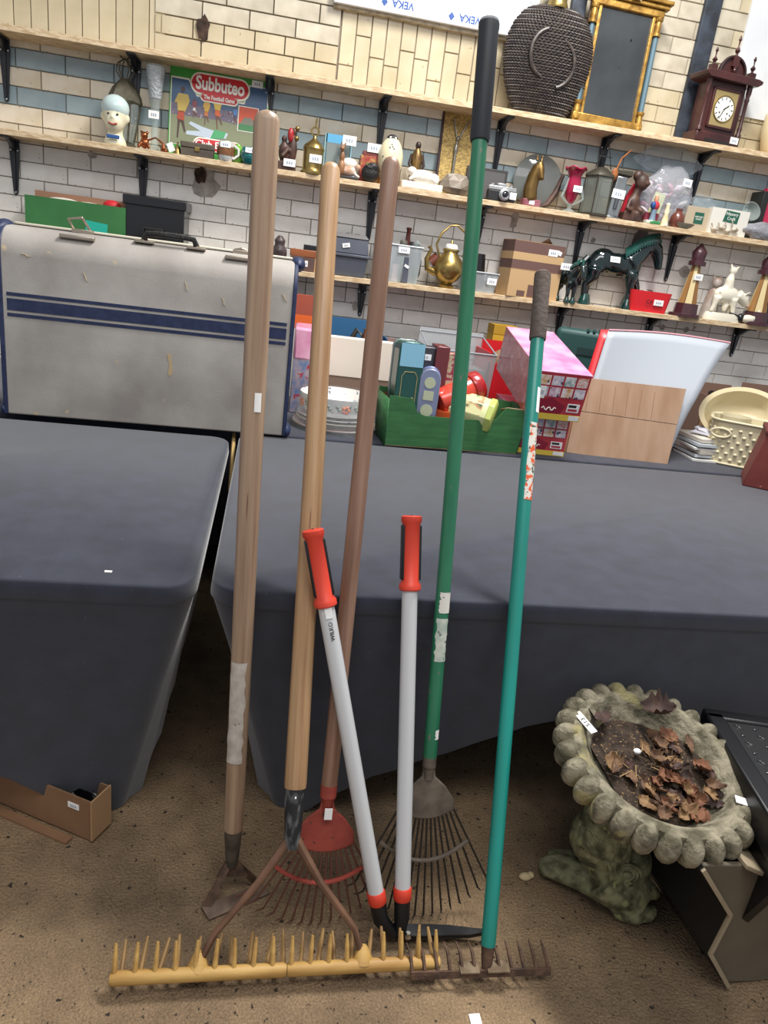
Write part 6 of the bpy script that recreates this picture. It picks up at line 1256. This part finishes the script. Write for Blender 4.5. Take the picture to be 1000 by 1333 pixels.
# red wrapped puzzle boxes: two stacked
redc = mat('red_toy_box', '#a8222f', .3, coat=.5, col2='#b93a44', scale=8); redsh = mat('shrink_red', '#b04048', .18, coat=.6, col2='#c98088', scale=20, stretch=(6, 1, 1), contrast=(.5, .72), bump=.5, bscale=24)
def red_box(name, label, a, b, z, H, D, group):
    A, Bq = Zp(*a, z), Zp(*b, z); d = Bq - A; rz = math.atan2(d.y, d.x); w = d.length
    t = thing(name, label, 'box', A + Vector((0, 0, .001)), rz, group)
    MB().box(0, w, 0, D, 0, H).build('box', redc, t, bevel=.003); MB().box(-.003, -.001, 0.004, D, 0, H).build('shrink_side', redsh, t); MB().box(-.002, w + .002, -.002, D, H, H + .003).build('top_wrap', pinkf if H > .13 else redc, t)
    MB().box(0, w, -.0015, 0, .0, H * .13).build('yellow_strip', mat('strip_yellow', '#e0c24c', .4), t); MB().box(w * .78, w * .98, -.003, -.0015, .004, H * .12).build('barcode', WHITE(), t)
    rnd = random.Random(len(label)); cs = ['#7f8fb5', '#c79ab0', '#d6a36a', '#b8b0c4', '#88a4a0', '#c8724c']
    for r in range(2):
        for i in range(4):
            x0 = w * (.05 + .235 * i); z0 = H * (.50 + .24 * r); p = MB().box(x0, x0 + w * .20, -.0025, -.0005, z0, z0 + H * .20).build('toy_picture', mat('pic_%d' % ((i + 2 * r) % 6), cs[(i + 2 * r) % 6], .35, coat=.4, col2='#ece4e4', scale=42, specks=('#45405a', 50, .62)), t)
    sg = MB().prism([(w * .03, H * .15), (w * .60, H * .15), (w * .66, H * .32), (w * .36, H * .48), (w * .03, H * .36)], -.0022, 0).build('brand_panel', mat('deep_red_panel', '#8d1c33', .4), t)
    g = MB().box(w * .70, w * .93, -.003, 0, H * .20, H * .38).build('slogan_panel', WHITE(), t)
    for j in range(2): MB().box(w * .72, w * (.90 - .03 * j), -.0035, -.003, H * (.22 + .085 * j), H * (.275 + .085 * j)).build('print_line', mat('print_red', '#b33b4c', .5) if j == 0 else mat('ink_black'), g)
    MB().tube([(w * (.22 + .03 * i), -.0026, H * (.24 + .04 * sin(i * 1.7))) for i in range(10)], .003, 5).build('script_mark', lw, t)
    return t, w
t, w = red_box('wrapped_puzzle_box', 'lower shrink wrapped red puzzle box under the pink topped one', (668, 588), (733, 595), TZ, .175, .50, 'shrink wrapped red puzzle boxes')
price(t, -.02 + .05, -.004, .095, .035, .05)
t, w2 = red_box('wrapped_puzzle_box', 'upper shrink wrapped red puzzle box with a pink glossy top', (690, 541), (757, 550), TZ + .16, .215, .58, 'shrink wrapped red puzzle boxes'); price(t, .035, -.004, .125, .03, .055)
t.location = (1.135, 2.955, TZ + .182); t.rotation_euler = (rad(12.5), 0, rad(-1))
# green power tool case
t = thing('tool_case', 'dark green plastic tool case standing behind the wrapped red boxes', 'tool case', (1.72, 3.78, TZ + .001), rad(-24)); gc = mat('case_green', '#234a48', .5)
MB().box(-.18, .16, -.05, .09, 0, .53).build('body', gc, t, bevel=.03, seg=4)
for i in range(5): MB().box(-.02 + .032 * i, -.005 + .032 * i, -.05, .09, .526, .538).build('ridge', gc, t)
MB().box(-.05, .05, -.055, -.049, .40, .44).build('name_plate', mat('case_green_dark', '#1a3635', .5), t)
# folded cardboard with foam sheet and red sheet
t, w, h = on_table('folded_cardboard', 'large flattened brown cardboard carton leaning on the table', 'cardboard', (737, 589), (869, 604), 488); cg = t.matrix_basis.copy(); cw = w
kcm = mat('flat_cardboard', '#a98b73', .8, col2='#99795f', scale=7, stretch=(2, 1, .5)); Lb = .36
t.rotation_euler.x = rad(-16); shx = .045
MB().prism([(0, 0), (w, -.012), (w + shx * .5, .19), (shx * .45, .20)], 0, .006).build('lower_panel', kcm, t, bevel=.001); MB().prism([(shx * .45, .202), (w + shx * .5, .192), (w + shx, Lb + .005), (shx + .004, Lb)], -.001, .005).build('upper_panel', kcm, t, bevel=.001)
MB().prism([(-.035, .02), (-.002, .0), (shx * .45, .20), (shx, Lb), (shx - .03, Lb - .01)], .004, .03).build('side_fold', mat('cardboard_edge', '#8a5e44', .8), t)
for i in range(6): x = shx + .02 + i * (w - .05) / 7; MB().box(x, x + .0015, -.0022, -.001, .21, Lb - .02, mtx=RY(1)).build('crease', mat('cardboard_edge'), t)
t = thing('foam_sheet', 'bent white foam sheet with a pink edge standing in the cardboard', 'sheet'); t.matrix_basis = cg; t.rotation_euler = (rad(-18), 0, cg.to_euler().z); t.location = cg.translation + Vector((0, .012, 0))
fm = mat('white_foam', '#aab0b8', .5, coat=.1)
def foam(u, v): return (shx * .8 + (w + .12 * v * v - .02) * u + .155 * v - .04 * v * (1 - u), .012 + .05 * sin(pi * u) * v * .5 + .12 * max(0, v - .5) * u, .04 + (.56 + .03 * u) * v + .02 * sin(pi * u) * v)
MB().grid(foam, 16, 14).build('sheet', fm, t, solid=.006, fix=False); MB().tube([tuple(Vector(foam(i / 16, 1)) + Vector((0, 0, .003))) for i in range(17)], .004, 6).build('pink_edge', mat('pink_edge', '#e2a4ac', .5), t)
t2 = thing('red_sheet', 'red plastic sheet edge behind the white foam sheet', 'sheet'); t2.rotation_euler = t.rotation_euler; t2.location = t.location + Vector((-.012, .02, 0))
MB().grid(lambda u, v: (lambda p: (p[0] - .012, p[1] + .012, p[2] + .003))(foam(u * .9, v)), 10, 10).build('sheet', rp, t2, solid=.005, fix=False)
# cartons at the right
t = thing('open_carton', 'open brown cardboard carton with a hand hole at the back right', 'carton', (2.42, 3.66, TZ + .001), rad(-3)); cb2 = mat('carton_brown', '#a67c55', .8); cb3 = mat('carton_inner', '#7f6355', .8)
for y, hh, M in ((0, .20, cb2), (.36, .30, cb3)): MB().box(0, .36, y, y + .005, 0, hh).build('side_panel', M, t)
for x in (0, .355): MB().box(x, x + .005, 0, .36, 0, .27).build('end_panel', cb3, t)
MB().box(0, .36, 0, .36, 0, .005).build('bottom_panel', cb3, t); MB().lathe([(.02, 0), (.02, .003)], 14, 1, .8, mtx=T(.24, .358, .24) @ RX(90)).build('hand_hole', mat('dark_gap'), t)
t = thing('open_carton', 'open brown cardboard carton with a price label at the right edge', 'carton', (2.80, 3.56, TZ + .001), rad(-5))
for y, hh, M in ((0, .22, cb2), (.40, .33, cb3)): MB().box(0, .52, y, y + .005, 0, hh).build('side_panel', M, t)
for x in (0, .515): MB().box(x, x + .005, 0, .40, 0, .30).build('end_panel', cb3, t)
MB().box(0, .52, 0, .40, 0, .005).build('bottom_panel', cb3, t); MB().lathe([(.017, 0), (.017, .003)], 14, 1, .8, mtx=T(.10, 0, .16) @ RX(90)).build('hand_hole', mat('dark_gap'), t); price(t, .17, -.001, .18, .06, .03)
t = thing('weathered_frame', 'weathered white wooden frame corner standing between the cartons', 'frame', (2.63, 3.30, TZ + .001), rad(-20)); t.rotation_euler = (rad(-12), rad(10), rad(-20)); ww = mat('weathered_white_wood', '#b7a993', .75, col2='#8a7a66', scale=16, stretch=(3, 3, .4)); MB().box(0, .035, 0, .03, 0, .30).box(.04, .065, .008, .03, 0, .31).box(.07, .10, 0, .03, 0, .30).build('moulding', ww, t, bevel=.004)
t = thing('green_bottle_pack', 'dark green packet beside the weathered frame', 'packet', (2.50, 3.40, TZ + .001)); MB().box(0, .10, 0, .06, 0, .11).ell((.03, .0, .11), (.03, .03, .02)).build('packet', mat('dark_green_pack', '#3c4a3e', .5), t, bevel=.003)
papm = mat('paper_stack', '#dfe0dd', .6, col2='#b9c2c9', scale=14)
for i in range(6):
    t = tag(MB().box(0, .30 - .02 * (i % 2), 0, .22, 0, .010 + .004 * (i % 3)).build('paper_bundle', mat('paper_%d' % (i % 3), ('#dfe0dd', '#c9d2d8', '#d8d2c6')[i % 3], .6)), ('lowest', 'second', 'third', 'fourth', 'fifth', 'topmost')[i] + ' bundle of papers in the pile right of the cardboard', 'papers', 'pile of papers'); t.location = (2.12 + .015 * (i % 3), 3.17 + .012 * (i % 2), TZ + .002 + .0185 * i); t.rotation_euler = (0, 0, rad(-4 + 5 * (i % 3)))
t = thing('folded_cloth', 'folded pale striped cloth on the pile of papers', 'cloth', (2.30, 3.30, TZ + .115), rad(-8)); crumple((0, 0, .015), (.13, .08, .03), 6, .4).build('cloth', mat('pale_lilac_cloth', '#d5d3df', .8, col2='#b9c8d6', scale=12), t, fix=False)
# cream basket and washing up bowls
t, w, h = on_table('cream_basket', 'cream plastic basket with a woven pattern and oval handle hole', 'basket', (912, 600), (1005, 617), 552); bx = t.location.copy(); cpm = mat('cream_plastic', '#d9cfae', .4, coat=.15)
t.location = bx; W2, D2, H2 = .46, .26, h * 1.15; t.rotation_euler.z -= rad(8)
def ring(k, z): 
    r = .07; return [(W2 / 2 + cx * (W2 / 2 * k - r) + r * cos(rad(a0 + 15 * i)) - .0, D2 / 2 + cy * (D2 / 2 * k - r) + r * sin(rad(a0 + 15 * i)), z) for cx, cy, a0 in ((1, 1, 0), (-1, 1, 90), (-1, -1, 180), (1, -1, 270)) for i in range(7)]
mb = MB(); rg = [ring(.92, 0), ring(1, H2), ring(.97, H2), ring(.89, .006)]; n = 28; mb.v = [p for r_ in rg for p in r_]
for j in range(3):
    for i in range(n): k = (i + 1) % n; mb.f.append((j * n + i, j * n + k, (j + 1) * n + k, (j + 1) * n + i))
mb.f.append(tuple(reversed(range(n)))); mb.f.append(tuple(range(3 * n, 4 * n))); mb.build('basket', cpm, t, ang=50)
rim = ring(1.02, H2); MB().tube(rim + [rim[0]], .006, 8).build('rim', cpm, t); rim = ring(.94, .008); MB().tube(rim + [rim[0]], .006, 8).build('foot_rim', cpm, t)
wv = MB(); dots = []
for j in range(6):
    z = .03 + (H2 - .07) * j / 5; k = .925 + .07 * z / H2; rr_ = ring(k, z); m_ = len(rr_)
    per_ = []
    for i in range(m_):
        a_, b_ = Vector(rr_[i]), Vector(rr_[(i + 1) % m_]); q = max(1, int((b_ - a_).length / .021))
        for s in range(q): per_.append(a_.lerp(b_, s / q))
    for i, p in enumerate(per_):
        if (i + j) % 2: wv.ell(tuple(p), (.010, .008, .008), 8, 5)
o = wv.build('woven_knob', cpm, t); o['kind'] = 'stuff'
MB().tube([(.02 + .0 + .045 * cos(2 * pi * i / 16) + .035, -.002 + .0 + (.0 if True else 0), H2 * .72 + .022 * sin(2 * pi * i / 16)) for i in range(17)], .006, 8).build('handle_hole_rim', cpm, t)
bowlm = mat('cream_bowl_plastic', '#d6c7a0', .25, coat=.4); loc0 = t.matrix_basis.copy()
t = thing('washing_up_bowl', 'big shiny cream plastic bowl tilted up in the basket', 'bowl', (2.44, 3.37, .90)); t.rotation_euler = (rad(48), rad(-8), rad(-14))
MB().lathe([(.06, 0), (.10, .012), (.135, .055), (.15, .11), (.168, .114), (.168, .119), (.146, .114), (.128, .055), (.09, .018), (.05, .010)], 40, 1.3, 1).build('bowl', bowlm, t)
t = thing('cream_jug', 'cream plastic jug standing in the woven basket', 'jug', loc0 @ Vector((.11, .17, .01))); MB().lathe([(.05, 0), (.065, .12), (.075, .22), (.07, .22), (.055, .02)], 24).build('body', cpm, t); MB().tube([(.07, 0, .20), (.11, 0, .18), (.10, 0, .08), (.06, 0, .06)], .010, 8).build('handle', cpm, t)
for i in range(3):
    t = thing('cream_saucer', ('front', 'middle', 'rear')[i] + ' cream dish leaning in the left end of the basket', 'dish', loc0 @ Vector((.075 + .022 * i, .10, .06)), 0, 'cream dishes in the basket'); t.rotation_euler = (rad(70), rad(38), rad(20)); MB().lathe([(.04, 0), (.075, .012), (.08, .018), (.072, .016), (.03, .006)], 24).build('dish', cpm, t)
# tray of oddments
t, w, h = on_table('trinket_tray', 'dark tray of cutlery and trinkets at the table edge', 'tray', (872, 585), (912, 614), 575); t.rotation_euler.z = rad(-40); MB().box(0, .26, 0, .18, 0, .006).box(0, .26, 0, .006, 0, .035).box(0, .26, .174, .18, 0, .035).box(0, .006, 0, .18, 0, .035).box(.254, .26, 0, .18, 0, .035).build('tray', mat('dark_tray', '#241c20', .4), t, bevel=.002); tl = t.matrix_basis.copy()
rnd = random.Random(9)
for i in range(9):
    c = tl @ Vector((rnd.uniform(.04, .22), rnd.uniform(.03, .15), .016 + .004 * i)); nm = ('teaspoon', 'brooch', 'coin_medal')[i % 3]
    t = thing(nm, ('silver teaspoon', 'small oval brooch', 'round bronze medal')[i % 3] + (' near the bottom of', ' in the middle of', ' on top of')[i // 3] + ' the trinket pile in the dark tray', nm.replace('_', ' '), c, rnd.uniform(0, 6), 'trinkets: ' + nm)
    if i % 3 == 0: MB().ell((0, 0, 0), (.016, .010, .003), 10, 5).tube([(.014, 0, 0), (.075, 0, .002)], .0025, 6).build('spoon', mat('silver_plate', '#c9c4bb', .25, .8), t)
    elif i % 3 == 1: MB().ell((0, 0, 0), (.018, .012, .005), 12, 6).build('brooch', mat('brooch_blue', '#b7b4c6', .3, .4), t); MB().tube([(.02 * cos(k * .6), .014 * sin(k * .6), 0) for k in range(12)], .002, 5).build('setting', brass, t)
    else: MB().lathe([(.017, 0), (.018, .002), (.015, .004)], 16).build('medal', mat('bronze', '#8a5c3c', .35, .7), t)
# red box at the frame edge on the front table
p = Zp(966, 632, TZ); t = thing('red_wooden_box', 'worn dark red box at the right frame edge on the black table', 'box', p + Vector((0, 0, .001)), rad(-33))
h = zat(p.x + .12, p.y - .05, 545) - TZ
MB().frus((0, .40, 0, .26), (.035, .435, 0, .26), 0, .24).build('body', mat('worn_red_paint', '#6b2a28', .6, col2='#7d3a34', scale=6, specks=('#b08a7a', 22, .74)), t, bevel=.004); MB().box(.03, .44, -.004, .264, .24, .262).build('lid', mat('worn_red_lid', '#5f2423', .6), t, bevel=.004)
